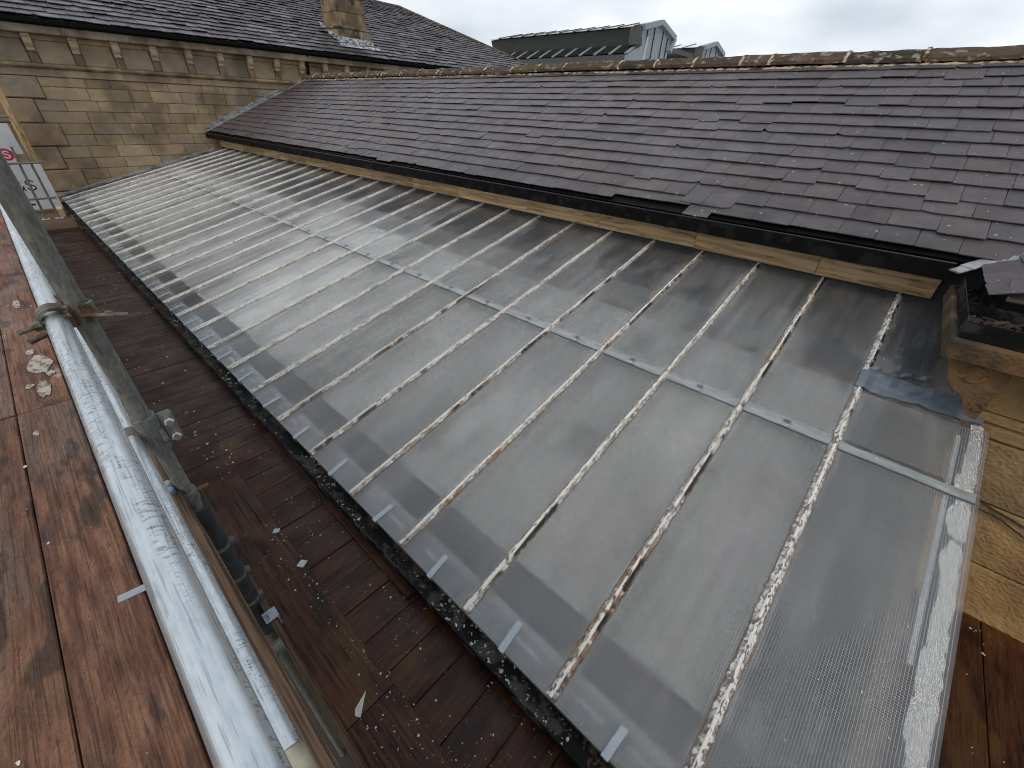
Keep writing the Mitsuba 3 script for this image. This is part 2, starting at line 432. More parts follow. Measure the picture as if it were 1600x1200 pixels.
def film_color(p, n, uv):
    nz = fbm(uv.x * 3, uv.y * 1.6, 2.0, 4)
    t = (uv.x - BAR0) / BARS
    e = dr.abs(t - dr.round(t)) * BARS
    pane_r = cell_rand(dr.floor(t), dr.select(uv.y > 2.38, 1.0, 0.0), 5.0)
    c = mix(C(0.41, 0.41, 0.408), C(0.61, 0.61, 0.605), smoothstep(0.25, 0.75, nz)) * (0.78 + 0.40 * pane_r)
    smudge = smoothstep(0.50, 0.68, fbm(uv.x * 2.6 + 40, uv.y * 1.5, 12.0, 4))
    c = c * (1 - 0.48 * smudge)
    streak = smoothstep(0.52, 0.70, fbm(uv.x * 38, uv.y * 0.9, 31.0, 3))
    c = c * (1 - 0.20 * streak)
    speck = fbm(uv.x * 130, uv.y * 130, 6.0, 2)
    c = c * (0.80 + 0.40 * speck)
    edge = smoothstep(0.075, 0.02, e + 0.05 * (fbm(uv.x * 11, uv.y * 6, 9.0, 3) - 0.5))
    c = mix(c, C(0.66, 0.66, 0.65), edge * 0.55)
    grime_shade = smoothstep(0.040, 0.026, e)  # grime beside the bar, with the bar's shadow line painted in
    c = mix(c, C(0.16, 0.145, 0.12), grime_shade * 0.75)
    moss = smoothstep(0.10, 0.02, dr.abs(uv.y - 2.31)) * smoothstep(0.40, 0.65, fbm(uv.x * 9, uv.y * 20, 17.0, 3))
    return mix(c, C(0.20, 0.205, 0.15), moss * 0.6)


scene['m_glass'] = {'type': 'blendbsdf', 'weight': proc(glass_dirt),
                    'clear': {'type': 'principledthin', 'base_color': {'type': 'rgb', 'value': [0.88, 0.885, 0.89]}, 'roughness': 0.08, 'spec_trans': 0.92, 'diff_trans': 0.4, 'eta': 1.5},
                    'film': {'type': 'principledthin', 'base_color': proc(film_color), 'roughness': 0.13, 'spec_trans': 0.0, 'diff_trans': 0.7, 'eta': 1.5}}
bs('m_lap', proc(lambda p, n, uv: mix(C(0.17, 0.182, 0.18), C(0.40, 0.425, 0.42), fbm(p.x * 12, p.y * 60, 1.0, 4))), rough=0.28, spec=0.5)
bs('m_clip', proc(lambda p, n, uv: mix(C(0.28, 0.315, 0.355), C(0.47, 0.51, 0.55), fbm(p.x * 60, p.y * 60, p.z * 20, 3))), rough=0.42, metallic=0.35)
bs('m_pale', proc(lambda p, n, uv: mix(C(0.50, 0.50, 0.48), C(0.66, 0.66, 0.64), fbm(p.x * 2, p.y * 2, 0.0, 3))), rough=0.8)
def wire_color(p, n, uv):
    glint = dr.maximum(smoothstep(-1.20, -1.16, p.y), smoothstep(-0.25, -0.29, p.x))  # wires painted lighter at the foot and end pane, standing in for glint
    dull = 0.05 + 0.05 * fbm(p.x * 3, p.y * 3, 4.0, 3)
    return mix(C(1.0) * dull, C(0.70, 0.71, 0.73), dr.maximum(smoothstep(-0.25, -0.29, p.x) * 0.42, glint * 0.36))


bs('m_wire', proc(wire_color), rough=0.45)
bs('m_clipdark', (0.085, 0.09, 0.115), rough=0.5)
bs('m_mortarsplash', proc(lambda p, n, uv: mix(C(0.22, 0.17, 0.14), C(0.46, 0.40, 0.36), smoothstep(0.35, 0.6, fbm(p.x * 45, p.y * 70, 2.0, 3)))), rough=0.9)
bs('m_glossblack', (0.012, 0.012, 0.013), rough=0.22, spec=0.5)
bs('m_plate', (0.34, 0.345, 0.345), rough=0.7)
bs('m_shade_lining', proc(lambda p, n, uv: mix(C(0.10, 0.072, 0.048), C(0.18, 0.135, 0.095), fbm(p.x * 2, p.y * 2, 0.0, 3))), rough=0.8)
bs('m_sill', proc(lambda p, n, uv: mix(C(0.13, 0.14, 0.155), C(0.22, 0.23, 0.245), fbm(p.x * 6, p.y * 9, 2.0, 3))), rough=0.7)
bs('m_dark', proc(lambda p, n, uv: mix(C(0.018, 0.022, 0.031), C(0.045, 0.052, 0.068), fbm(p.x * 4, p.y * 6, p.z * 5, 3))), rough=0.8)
bs('m_tape', proc(lambda p, n, uv: mix(C(0.115, 0.135, 0.165), C(0.20, 0.225, 0.26), fbm(p.x * 12, p.y * 25, p.z * 20, 4))), rough=0.42, spec=0.5)
bs('m_flake', proc(lambda p, n, uv: mix(C(0.42, 0.37, 0.30), C(0.76, 0.74, 0.68), cell_rand(uv.x * 1000))), rough=0.8)
bs('m_grit', proc(lambda p, n, uv: mix(C(0.012, 0.010, 0.008), C(0.10, 0.055, 0.035), cell_rand(uv.x * 1000))), rough=0.8)
bs('m_clad', proc(lambda p, n, uv: mix(C(0.26, 0.285, 0.30), C(0.36, 0.385, 0.40), 0.6 * uv.x + 0.4 * fbm(p.x, p.y, p.z, 3))), rough=0.45, metallic=0.3)
bs('m_cladside', (0.082, 0.084, 0.080), rough=0.55)
bs('m_panel', (0.55, 0.57, 0.57), rough=0.15, spec=0.9)
bs('m_skylight', (0.012, 0.016, 0.018), rough=0.08, spec=0.6)
bs('m_white', proc(lambda p, n, uv: C(0.56, 0.565, 0.57) * (0.8 + 0.3 * fbm(p.y * 4, p.z * 4, 2.0, 3))), rough=0.6)
bs('m_ink', (0.015, 0.015, 0.018), rough=0.6)
bs('m_red', (0.42, 0.012, 0.03), rough=0.6)
bs('m_ground', proc(lambda p, n, uv: C(0.05, 0.05, 0.05) * (0.6 + 0.8 * fbm(p.x, p.y, 0.0, 4))), rough=0.9)

# ------------------------------------------------------------------ setting: ground
v = np.array([[-900, -900, -6.0], [900, -900, -6.0], [900, 900, -6.0], [-900, 900, -6.0]])
add('ground', (v, np.array([[0, 1, 2, 3]])), 'm_ground', kind='structure', label='dark asphalt yard far below the scaffold', category='ground')

# ------------------------------------------------------------------ the glass roof
GR = thing('glass_roof', 'long sloping lean-to roof of grey wired glass with peeling white glazing bars', 'glass roof')
XMAX, VTOP, VLAP = 17.35, 4.78, 2.42


def G(x, vv, h=0.0):
    x, vv, h = np.broadcast_arrays(np.asarray(x, float), vv, h)
    return np.stack([x, Y0 - vv * GC + h * GS, Z0 + vv * GS + h * GC], -1)


GF = (G(0, 0), [1, 0, 0], [0, -GC, GS], [0, GS, GC])
bar_x = [BAR0 + BARS * i for i in range(29)]
edges = [-1.0] + bar_x + [XMAX + 0.05]


def pane(x0, x1, v0, v1, h, poly=None):
    q = np.array(poly if poly is not None else [(x0, v0), (x1, v0), (x1, v1), (x0, v1)], float)
    vv = G(q[:, 0], q[:, 1], h)
    k = np.arange(1, len(q) - 1)
    return vv, np.stack([k * 0, k, k + 1], 1)[:, ::-1], q


for i in range(len(edges) - 1):
    a, b = edges[i] + (0.0 if i == 0 else 0.004), edges[i + 1] - 0.004
    tilt = 0.0015 * rng.random()
    vv, f, u = pane(a, b, -0.02, VLAP + 0.0, 0.003)
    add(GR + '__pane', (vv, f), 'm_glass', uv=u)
    if i == 0:
        poly = [(-0.99, VLAP - 0.075), (b, VLAP - 0.075), (b, VTOP), (-0.70, VTOP), (-0.70, 3.60), (-0.93, 3.03), (-0.99, 3.0)]
        vv, f, u = pane(a, b, 0, 0, 0.0095, poly)
    else:
        vv, f, u = pane(a, b, VLAP - 0.075, VTOP, 0.0095)
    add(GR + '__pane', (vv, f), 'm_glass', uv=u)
    # the lap: a strip of pale sealant along the edge of the upper pane
    n = 14
    xs = np.linspace(a + 0.022, b - 0.022, n)
    lo = VLAP - 0.083 + rng.normal(0, 0.0022, n); hi = VLAP - 0.010 + rng.normal(0, 0.005, n)
    pts = np.r_[np.stack([xs, lo], 1), np.stack([xs[::-1], hi[::-1]], 1)]
    m = MB()
    for k in range(n - 1):
        m.put(prism([(xs[k], lo[k]), (xs[k + 1], lo[k + 1]), (xs[k + 1], hi[k + 1]), (xs[k], hi[k])], GF, 0.0100, 0.0125, (0.5, 0)))
    emit(GR + '__sealant_strip', m, 'm_lap')
    emit(GR + '__lap_edge_shade', prism([(a + 0.02, VLAP - 0.091), (b - 0.02, VLAP - 0.091), (b - 0.02, VLAP - 0.0845), (a + 0.02, VLAP - 0.0845)], GF, 0.0042, 0.0105, (0.5, 0)), 'm_clipdark')  # dark strip drawing the pane edge together with its shadow line
    xc = (max(a, -0.9) + b) / 2 + rng.normal(0, 0.015)
    if i > 0:
        # clip over the lap, clip at the foot
        vc = VLAP - 0.05
        cl = MB()
        cl.put(prism(rect(0.044, 0.078, 0.004, xc, vc), GF, 0.0127, 0.0165, (0.2, 0)))
        ck = emit(GR + '__lap_clip', cl, 'm_clipdark')
        emit(ck + '__lip', prism(rect(0.040, 0.034, 0.003, xc, vc - 0.024), GF, 0.0166, 0.023, (0.8, 0)), 'm_clip')
    L = 0.115 + 0.035 * rng.random()
    sk = rng.normal(0, 0.012)
    xf = xc if i else -0.62
    cl = MB()
    cl.put(prism([(xf - 0.019, -0.028), (xf + 0.019, -0.028), (xf + 0.019 + sk, L), (xf - 0.019 + sk, L + 0.004)], GF, 0.0075, 0.0100, (0.3, 0)))
    cl.put(prism([(xf - 0.019, -0.031), (xf + 0.019, -0.031), (xf + 0.019, -0.0285), (xf - 0.019, -0.0285)], GF, -0.03, 0.0100, (0.7, 0)))
    emit(GR + '__foot_clip', cl, 'm_clip')

# the wire mesh cast in the near panes
for i in range(10):
    a, b = edges[i] + 0.012, edges[i + 1] - 0.012
    for (va, vb, h) in ((0.0, VLAP - 0.09, 0.0038), (VLAP + 0.02, 4.6 if i else 2.98, 0.0103)):
        sk = rng.normal(0, 0.004)
        hw = 0.00090 - 0.00006 * i
        P_ = []
        for xw in np.arange(a + 0.004 * rng.random(), b, 0.0127):
            P_.append([(xw - hw, va), (xw + hw, va), (xw + hw + sk, vb), (xw - hw + sk, vb)])
        for vw in np.arange(va + 0.004 * rng.random(), vb, 0.0127):
            P_.append([(a, vw - hw), (b, vw - hw - sk), (b, vw + hw - sk), (a, vw + hw)])
        q = np.array(P_).reshape(-1, 2)
        k = np.arange(len(P_)) * 4
        key = GR + '__pane' + (f'_{2 * i + (va > 1):03d}' if 2 * i + (va > 1) else '')
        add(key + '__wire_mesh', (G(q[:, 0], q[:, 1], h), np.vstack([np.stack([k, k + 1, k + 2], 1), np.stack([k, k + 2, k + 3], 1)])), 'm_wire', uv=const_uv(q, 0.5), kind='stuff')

# glazing bars: a flat white cap with putty down both sides, chipped
prof = np.array([[-0.027, 0.0], [-0.022, 0.006], [-0.0135, 0.0125], [-0.0078, 0.0185], [-0.0066, 0.0300], [0.0066, 0.0300], [0.0078, 0.0185], [0.0135, 0.0125], [0.022, 0.006], [0.027, 0.0]])


def glazing_bar(x, k, v0, v1, step, h0=0.006, wide=1.0):
    n = int((v1 - v0) / step) + 1
    vs = np.linspace(v0, v1, n)
    P = len(prof)
    q = np.stack(np.broadcast_arrays(vs[:, None], prof[None, :, 0]), -1)
    seedp = np.stack([vs[:, None] * 24 + 0 * prof[None, :, 0], prof[None, :, 0] * 90 + k * 13.7 + 0 * vs[:, None], 0 * q[..., 0] + k], -1)
    f1 = meshkit.fbm(seedp, 3, 3)
    f2 = meshkit.fbm(seedp * [0.16, 0.5, 1] + 50, 3, 9)
    across = prof[None, :, 0] * (1 + 0.32 * (meshkit.fbm(seedp * [1.2, 0.0, 1] + np.where(prof[:, 0] > 0, 31.0, 7.0)[None, :, None] * [0, 1, 0], 3, 21) - 0.5) * 2 * (np.abs(prof[None, :, 0]) > 0.01))
    hh = prof[None, :, 1] * (1 - 0.62 * np.clip((f1 - 0.52) * 5, 0, 1) * (np.abs(prof[None, :, 0]) > 0.007) * (np.abs(prof[None, :, 0]) < 0.026))
    hh = hh * (1 - 0.40 * np.clip((f2 - 0.58) * 9, 0, 1) * (prof[None, :, 0] < -0.0065) * (np.abs(prof[None, :, 0]) < 0.026))
    hh = hh + 0.0012 * (f1 - 0.5) * (prof[None, :, 1] > 0.001)
    wobx = 0.004 * (meshkit.noise(np.stack([vs * 1.3, vs * 0 + k, vs * 0], -1)) - 0.5)
    V = G(x + (across * wide) + wobx[:, None], vs[:, None] + 0 * across, h0 + hh).reshape(-1, 3)
    r = (k * 0.618) % 1.0
    U = np.stack([np.full((n, P), r), np.broadcast_to(prof[None, :, 0] / 0.027, (n, P))], -1).reshape(-1, 2)
    i, j = np.meshgrid(np.arange(n - 1), np.arange(P - 1), indexing='ij')
    a = (i * P + j).ravel()
    F = np.stack([a, a + 1, a + P + 1, a + P], 1)
    F = np.vstack([F[:, [0, 1, 2]], F[:, [0, 2, 3]]])
    F2 = np.vstack([[0, m + 1, m] for m in range(1, P - 1)])
    return V, np.vstack([F, F2]), U


for k, x in enumerate(bar_x):
    step = 0.007 if k < 5 else 0.012 if k < 12 else 0.025
    emit(GR + '__glazing_bar', glazing_bar(x, k, -0.012 - 0.01 * rng.random(), 4.55, step, wide=1.14 if k < 6 else 1.06), 'm_bar')
# the last bar at the near verge lies under the overhanging glass, its white paint flaking
emit(GR + '__verge_bar', prism([(-0.975, -0.02), (-0.875, -0.02), (-0.875, 3.0), (-0.975, 3.0)], GF, -0.06, -0.010, (0.5, 0)), 'm_dark', label='dark bar under the overhanging glass at the open verge')
m = MB()
vv0 = 0.55
while vv0 < 2.95:
    ln = 0.05 + 0.11 * rng.random()
    a, b = -0.968 + 0.010 * rng.random(), -0.920 + 0.035 * rng.random()
    if rng.random() < 0.97:
        t = np.linspace(0, 2 * np.pi, 30, endpoint=False)
        cx, cy = (a + b) / 2, vv0 + ln / 2
        rag = 0.75 + 0.55 * meshkit.fbm(np.stack([np.cos(t) * 2.5 + vv0 * 40, np.sin(t) * 2.5, t * 0], -1), 3, 6) + rng.normal(0, 0.05, 30)
        m.put(prism(np.stack([cx + (b - a) / 2 * 1.2 * np.clip(1.3 * np.cos(t), -1, 1) * rag, cy + ln * 0.6 * np.clip(1.3 * np.sin(t), -1, 1) * rag], 1), GF, -0.0098, -0.006 + 0.004 * rng.random(), (1.0, 0)))
    vv0 += ln * (0.58 + 0.22 * rng.random())
emit(GR + '__flaking_paint', m, 'm_flake', kind='stuff', label='white paint flaking along the verge bar')
emit(GR + '__verge_strip', prism([(-0.868, 1.2), (-0.846, 1.2), (-0.846, 2.9), (-0.868, 2.9)], GF, -0.03, -0.008, (0.3, 0)), 'm_white')
# what shows through the glass at its foot: sill plate, a dark gap, then a pale lining board
emit(GR + '__sill_plate', prism([(-0.86, -0.02), (XMAX, -0.02), (XMAX, 0.115), (-0.86, 0.115)], GF, -0.09, -0.028, (0.5, 0)), 'm_sill')
xs = -0.80
while xs < XMAX - 0.3:
    ln = 0.06 + 0.22 * rng.random()
    emit(GR + '__putty_streak', prism([(xs, 0.066), (xs + ln, 0.064), (xs + ln - 0.01, 0.085), (xs + 0.012, 0.083)], GF, -0.0277, -0.023, (0.9, 0)), 'm_white')
    xs += ln + 0.03 + 0.22 * rng.random()
emit(GR + '__wall_plate', prism([(-0.86, 0.115), (XMAX, 0.115), (XMAX, 0.17), (-0.86, 0.17)], GF, -0.16, -0.040, (0.5, 0)), 'm_plate')
xs = -0.30
while xs < XMAX - 0.1:
    xe = min(xs + 1.55 + 0.6 * rng.random(), XMAX)
    e0, e1 = 0.40 + 0.035 * rng.random(), 0.40 + 0.035 * rng.random()
    dd = 0.012 * rng.random()
    emit(GR + '__lining_board', prism([(xs + 0.004, e0), (xe, e1), (xe, 2.9), (xs + 0.004, 2.9)], GF, -0.085 - dd, -0.065 - dd, (0.5, 0)), 'm_pale')
    emit(GR + '__lining_edge', prism([(xs + 0.004, e0 - 0.018), (xe, e1 - 0.018), (xe, e1 - 0.0005), (xs + 0.004, e0 - 0.0005)], GF, -0.085, -0.052, (0.5, 0)), 'm_white')
    xs = xe
emit(GR + '__lining_board', prism([(-0.30, 2.901), (XMAX, 2.901), (XMAX, 3.5), (-0.30, 3.5)], GF, np.array([-0.085, -0.085, -0.37, -0.37]), np.array([-0.065, -0.065, -0.35, -0.35]), (0.5, 0)), 'm_pale')  # added piece, bent downward so the glass darkens towards the top
emit(GR + '__lining_board', prism([(-0.30, 3.5), (XMAX, 3.5), (XMAX, 4.55), (-0.30, 4.55)], GF, np.array([-0.40, -0.40, -0.95, -0.95]), np.array([-0.37, -0.37, -0.92, -0.92]), (0.5, 0)), 'm_shade_lining')  # added brown board standing in for eaves shade and reflections in the glass
emit(GR + '__gap_shade_board', prism([(-0.86, 0.17), (XMAX, 0.17), (XMAX, 0.55), (-0.86, 0.55)], GF, -0.26, -0.22, (0.5, 0)), 'm_dark')  # dark sheet below the gap, its colour standing in for interior shade
emit(GR + '__front_wall', box(-0.86, XMAX, -0.96, -0.86, -6.0, -2.50, (0.31, 0.3)), 'm_stone')
emit(GR + '__end_wall', prism([(-0.95, -6.0), (-5.2, -6.0), (-5.2, -1.50), (-0.95, -2.52)], ([-0.86, 0, 0], [0, 1, 0], [0, 0, 1], [1, 0, 0]), 0.0, 0.08, (0.77, 0.2)), 'm_stone')

# ------------------------------------------------------------------ black gutter along the foot of the glass
GU = thing('rain_gutter', 'black gutter full of grit and paint flakes along the foot of the glass roof', 'gutter')
gp = [(-0.075, 0.0), (0.075, 0.0), (0.075, 0.055), (0.068, 0.055), (0.068, 0.007), (-0.068, 0.007), (-0.068, 0.055), (-0.075, 0.055)]


def channel(a, b, w, hgt, t=0.006, uvy=1.0, up=(0, 0, 1)):
    """an open trough as three plates"""
    m = MB()
    for pr in (rect(w, t, 0, 0, t / 2), rect(t, hgt, 0, -w / 2 + t / 2, hgt / 2 + t), rect(t, hgt, 0, w / 2 - t / 2, hgt / 2 + t)):
        v_, f_, u_ = extrude(pr, a, b, up=up)
        m.put((v_, f_, const_uv(v_, 0.5, uvy)))
    return m


GYc = -0.770
xj = [-1.0, 2.0, 5.0, 8.0, 11.0, 14.0, XMAX]
for a, b in zip(xj[:-1], xj[1:]):
    emit(GU + '__trough', channel((b, GYc, -2.505), (a + 0.003, GYc, -2.505), 0.155, 0.052), 'm_black')
    if a > 0:
        emit(GU + '__joint_strap', channel((a + 0.03, GYc, -2.509), (a - 0.03, GYc, -2.509), 0.165, 0.058, 0.004), 'm_black')


def chips(n, xr, yr, z, smin, smax, flat=True, seed=0, power=2.2):
    """loose flakes lying on a level surface"""
    r = np.random.default_rng(seed)
    m = MB()
    for _ in range(n):
        s = smin + (smax - smin) * r.random() ** power
        for _try in range(12):
            x, y = xr[0] + (xr[1] - xr[0]) * r.random(), yr[0] + (yr[1] - yr[0]) * r.random()
            if r.random() < 0.10 or meshkit.fbm(np.array([x * 2.3, y * 6.0, seed * 1.0]), 3, 2) > 0.56:
                break
        zz = z(x, y) if callable(z) else z
        k = 4 + int(r.random() * 2)
        ang = np.sort((np.arange(k) + 0.8 * r.random(k)) / k * 2 * np.pi)
        el = 0.35 + 0.65 * r.random(); ro = r.random() * 6.3
        px, py = s * np.cos(ang), s * el * np.sin(ang)
        poly = np.stack([px * math.cos(ro) - py * math.sin(ro), px * math.sin(ro) + py * math.cos(ro)], 1)
        t1, t2 = r.normal(0, 0.25, 2)
        ez = np.array([t1, t2, 1.0]); ez /= np.linalg.norm(ez)
        ex = np.cross([0, 1, 0], ez); ex /= np.linalg.norm(ex); ey = np.cross(ez, ex)
        m.put(prism(poly, ([x, y, zz + 0.25 * s * abs(t1)], ex, ey, ez), 0.0005, 0.0015 + 0.12 * s, (r.random(), 0)))
    return m


gm = MB()
for q in range(900):
    pass
emit(GU + '__grit', chips(1500, (-1.0, 9.0), (-0.835, -0.705), -2.4995, 0.003, 0.016, seed=3), 'm_grit', kind='stuff', label='dark grit and leaf mould lying in the gutter')
emit(GU + '__paint_flake', chips(420, (-1.0, 7.0), (-0.835, -0.705), -2.497, 0.003, 0.014, seed=4), 'm_flake', kind='stuff', label='white paint flakes fallen into the gutter')

# ------------------------------------------------------------------ the slate-roofed building
SB = thing('slate_building', 'building under the large purple-grey slate roof with mossy ridge tiles', 'building')
E0, PITCH = np.array([-4.90, -0.885]), math.radians(23.3)
RC, RS = math.cos(PITCH), math.sin(PITCH)
D = 17.7


def RF(x=0.0, s=0.0):
    return ([x, E0[0] - s * RC, E0[1] + s * RS], [1, 0, 0], [0, -RC, RS], [0, RS, RC])


cam_R = np.array(FWD) / np.linalg.norm(FWD)
cam_U = np.array(UP) - cam_R * np.dot(UP, cam_R); cam_U /= np.linalg.norm(cam_U)
cam_X = np.cross(cam_R, cam_U)


def view_size(v):
    """a piece's size as seen from where the photograph was taken: decides which pieces are parts of their own"""
    v = np.asarray(v)
    c = np.stack([v @ cam_X, v @ cam_U, v @ cam_R], 1)
    if c[:, 2].min() < 0.05:
        return 0.0
    q = c[:, :2] / c[:, 2:]
    if q[:, 0].min() > 1.25 or q[:, 0].max() < -1.25 or q[:, 1].min() > 0.94 or q[:, 1].max() < -0.94:
        return 0.0
    return float(np.ptp(q[:, 0]) * np.ptp(q[:, 1]))


def slate(x0, x1, s, g, lift, frame, far=0.0, rid=0.5, jit=0.006, thick=0.0065, chip=0.0, rot=0.0):
    """one slate; its tail at s, its head g + lap further up, the tail lifted by the slates below"""
    nn = 5
    xs = np.linspace(x0, x1, nn)
    low = s + rng.normal(0, jit, nn)
    low[0] += chip if chip > 0 else 0
    low[-1] += -chip if chip < 0 else 0
    hi = s + g + 0.05
    poly = [*zip(xs, low), (x1, hi), (x0, hi)]
    poly = np.array(poly)
    if rot:
        c0 = poly.mean(0); cr, sr = math.cos(rot), math.sin(rot)
        poly = (poly - c0) @ np.array([[cr, sr], [-sr, cr]]) + c0
    h = lift * np.clip((hi - poly[:, 1]) / (hi - s), 0, 1.2)
    return prism(poly, frame, h, h + thick, (rid, far))


slates = []
g = 0.265
row = 0
s = 0.045
fr = RF()
while s < 3.93:
    x = -0.80 - 1.0 * max(s, 0) - rng.random() * 0.12 if s < 1.2 else -2.0 - rng.random() * 0.3
    gg = g
    wav = rng.random() * 6
    while x < D - 0.12:
        w = rng.choice([0.24, 0.28, 0.31, 0.35, 0.40, 0.46], p=[.15, .25, .25, .2, .1, .05])
        x1 = min(x + w, D - 0.08)
        slip = 0.0
        u = rng.random()
        if u < 0.035:
            slip = -0.02 - 0.05 * rng.random()
        if row == 0:
            slip = -0.10 if 1.30 < x < 1.70 else 0.075 if 1.75 < x < 2.60 else slip
        if row == 1 and 1.25 < x < 1.75:
            slip = -0.14
        if row == 3 and 0.35 < x < 0.7:
            slip = 0.05
        if row == 10 and 0.9 < x < 1.6:
            slip = 0.06
        chip = 0.0
        if rng.random() < 0.07:
            chip = rng.choice([-1, 1]) * (0.02 + 0.06 * rng.random())
        ss = s + slip + 0.010 * math.sin(x * 0.8 + wav) + rng.normal(0, 0.003)
        ln = min(gg - slip, 4.03 - ss)
        slates.append(slate(x + 0.003, x1 - 0.001, ss, ln, 0.021 + rng.normal(0, 0.003), fr, 0.0, round(rng.random(), 4), 0.0035, thick=0.009, chip=chip, rot=rng.normal(0, 0.006)))
        x = x1
    s += g
    row += 1
order = np.argsort([-view_size(p[0]) for p in slates])
rest = MB()
for k, i in enumerate(order):
    if k < 300:
        emit(SB + '__roof__slate', slates[i], 'm_slate')
    else:
        rest.put(slates[i])
emit(SB + '__roof__far_slates', rest, 'm_slate', kind='stuff', label='smaller slates further along the roof')
emit(SB + '__roof', prism([(-2.3, -0.0), (D, -0.0), (D, 4.05), (-2.3, 4.05)], RF(), -0.05, -0.004, (0.1, 0)), 'm_black')
# back slope, so that the ridge is a ridge
YR = E0[0] - 4.08 * RC; ZR = E0[1] + 4.08 * RS
emit(SB + '__back_roof', prism([(-2.3, 0), (D, 0), (D, 4.1), (-2.3, 4.1)], ([0, YR - 0.06, ZR - 0.01], [1, 0, 0], [0, -RC, -RS], [0, -RS, RC]), -0.05, 0.0, (0.4, 0)), 'm_slate')
# ridge stones on a bed of mortar
xr = [-2.4, -1.6, -0.95, -0.30, 0.59, 1.45, 2.42, 2.84, 3.61, 4.30, 5.02, 6.30, 7.0, 7.73, 8.6, 9.4, 10.3, 11.1, 11.9, 12.8, 13.6, 14.5, 15.3, 16.2, 17.0]
xr = [a for a in xr] + [D - 0.1]


def lumpy(v, f, amp, freq, seed):
    t = trimesh.Trimesh(v, f, process=True)
    t = t.subdivide_to_size(0.09, max_iter=6) if amp else t
    q = np.array(t.vertices)
    nr = np.array(t.vertex_normals)
    q = q + nr * (amp * (meshkit.fbm(q * freq, 3, seed) - 0.5))[:, None]
    return q, np.array(t.faces)


rp = [(-0.205, -0.052), (-0.20, -0.01), (-0.075, 0.078), (0.0, 0.095), (0.075, 0.078), (0.20, -0.01), (0.205, -0.052)]
for k, (a, b) in enumerate(zip(xr[:-1], xr[1:])):
    v_, f_, u_ = extrude(rp, (b - 0.014, YR, ZR + 0.03), (a + 0.014, YR, ZR + 0.03), seg=2)
    q, ff = lumpy(v_, f_, 0.035, 6.0, k)
    q[:, 2] += rng.normal(0, 0.006)
    add(SB + '__ridge__ridge_tile', (q, ff), 'm_ridge', 30 if False else False, const_uv(q, round(rng.random(), 3), 0.0))
    v_, f_, u_ = extrude(np.array([(-0.21, -0.05), (0.21, -0.05), (0.205, 0.0), (0.08, 0.086), (0, 0.105), (-0.08, 0.086), (-0.205, 0.0)]), (b + 0.022, YR, ZR + 0.03), (b - 0.022, YR, ZR + 0.03))
    q, ff = lumpy(v_, f_, 0.02, 12.0, k + 60)
    add(SB + '__ridge__mortar_joint', (q, ff), 'm_ridge', False, const_uv(q, 0.4, 1.0))
bed = MB()
nb = 360
xs = np.linspace(-2.4, D - 0.1, nb)
lo = 0.240 + 0.045 * (meshkit.fbm(np.stack([xs * 5, xs * 0, xs * 0], -1), 3, 2) - 0.35) + 0.012 * rng.normal(size=nb)
for side in (1, -1):
    vs_ = []
    for wv, hh in ((0.0, 0.015), (0.6, 0.02), (1.0, 0.0)):
        off = 0.14 + (lo - 0.14) * wv
        vs_.append(np.stack([xs, YR + side * off, ZR - off * math.tan(PITCH) + 0.012 + hh * (1 + 0.4 * rng.normal(size=nb)) * (wv < 1)], 1))
    V = np.stack(vs_, 1).reshape(-1, 3)
    i, j = np.meshgrid(np.arange(nb - 1), np.arange(2), indexing='ij')
    a = (i * 3 + j).ravel()
    F = np.stack([a, a + 1, a + 4, a + 3], 1)
    F = np.vstack([F[:, [0, 1, 2]], F[:, [0, 2, 3]]])
    if side < 0:
        F = F[:, ::-1]
    bed.put((V, F, const_uv(V, 0.6, 0.9)))
emit(SB + '__ridge__mortar_bed', bed, 'm_ridge')
# eaves gutter, fascia boards, wall behind
for k, (a, b) in enumerate(zip([-0.47, 1.95, 4.9, 7.9, 10.9, 13.9], [1.95, 4.9, 7.9, 10.9, 13.9, D - 0.1])):
    emit(SB + '__eaves_gutter', channel((b, -4.885, -1.040), (a + 0.004, -4.885, -1.040), 0.13, 0.134, 0.006, 0.15), 'm_black')
    v_, f_, u_ = tube_piece((a + 0.004, -4.8215, -0.9015), (b, -4.8215, -0.9015), r=0.009, n=12)
    emit(SB + '__gutter_bead', (v_, f_, const_uv(v_, 0.5, 0.0)), 'm_glossblack')
    if k:
        emit(SB + '__gutter_joint', channel((a + 0.035, -4.885, -1.045), (a - 0.035, -4.885, -1.045), 0.142, 0.141, 0.005, 0.1), 'm_black')
fx = [-0.475, 0.443, 1.70, 3.02, 4.30, 5.88, 7.15, 8.6, 9.9, 11.3, 12.7, 14.1, 15.6, D - 0.12]
for k, (a, b) in enumerate(zip(fx[:-1], fx[1:])):
    v_, f_, u_ = extrude(rect(0.045, 0.250, 0.004), (a + 0.003, -5.172 + rng.normal(0, 0.002), -1.164 + rng.normal(0, 0.003)), (b - 0.003, -5.172, -1.164 + rng.normal(0, 0.003)), uvid=k + 1, seg=2)
    emit(SB + '__fascia__board', (v_, f_, u_), 'm_timber')
emit(SB + '__wall', box(-0.86, D, -5.45, -5.205, -6.0, -0.98, (0.31, 0.5)), 'm_dark')  # wall coloured dark to stand in for the shadow behind the fascia
emit(SB + '__soffit', box(-0.5, D - 0.1, -5.15, -4.96, -1.0, -0.965, (0.5, 0)), 'm_black')

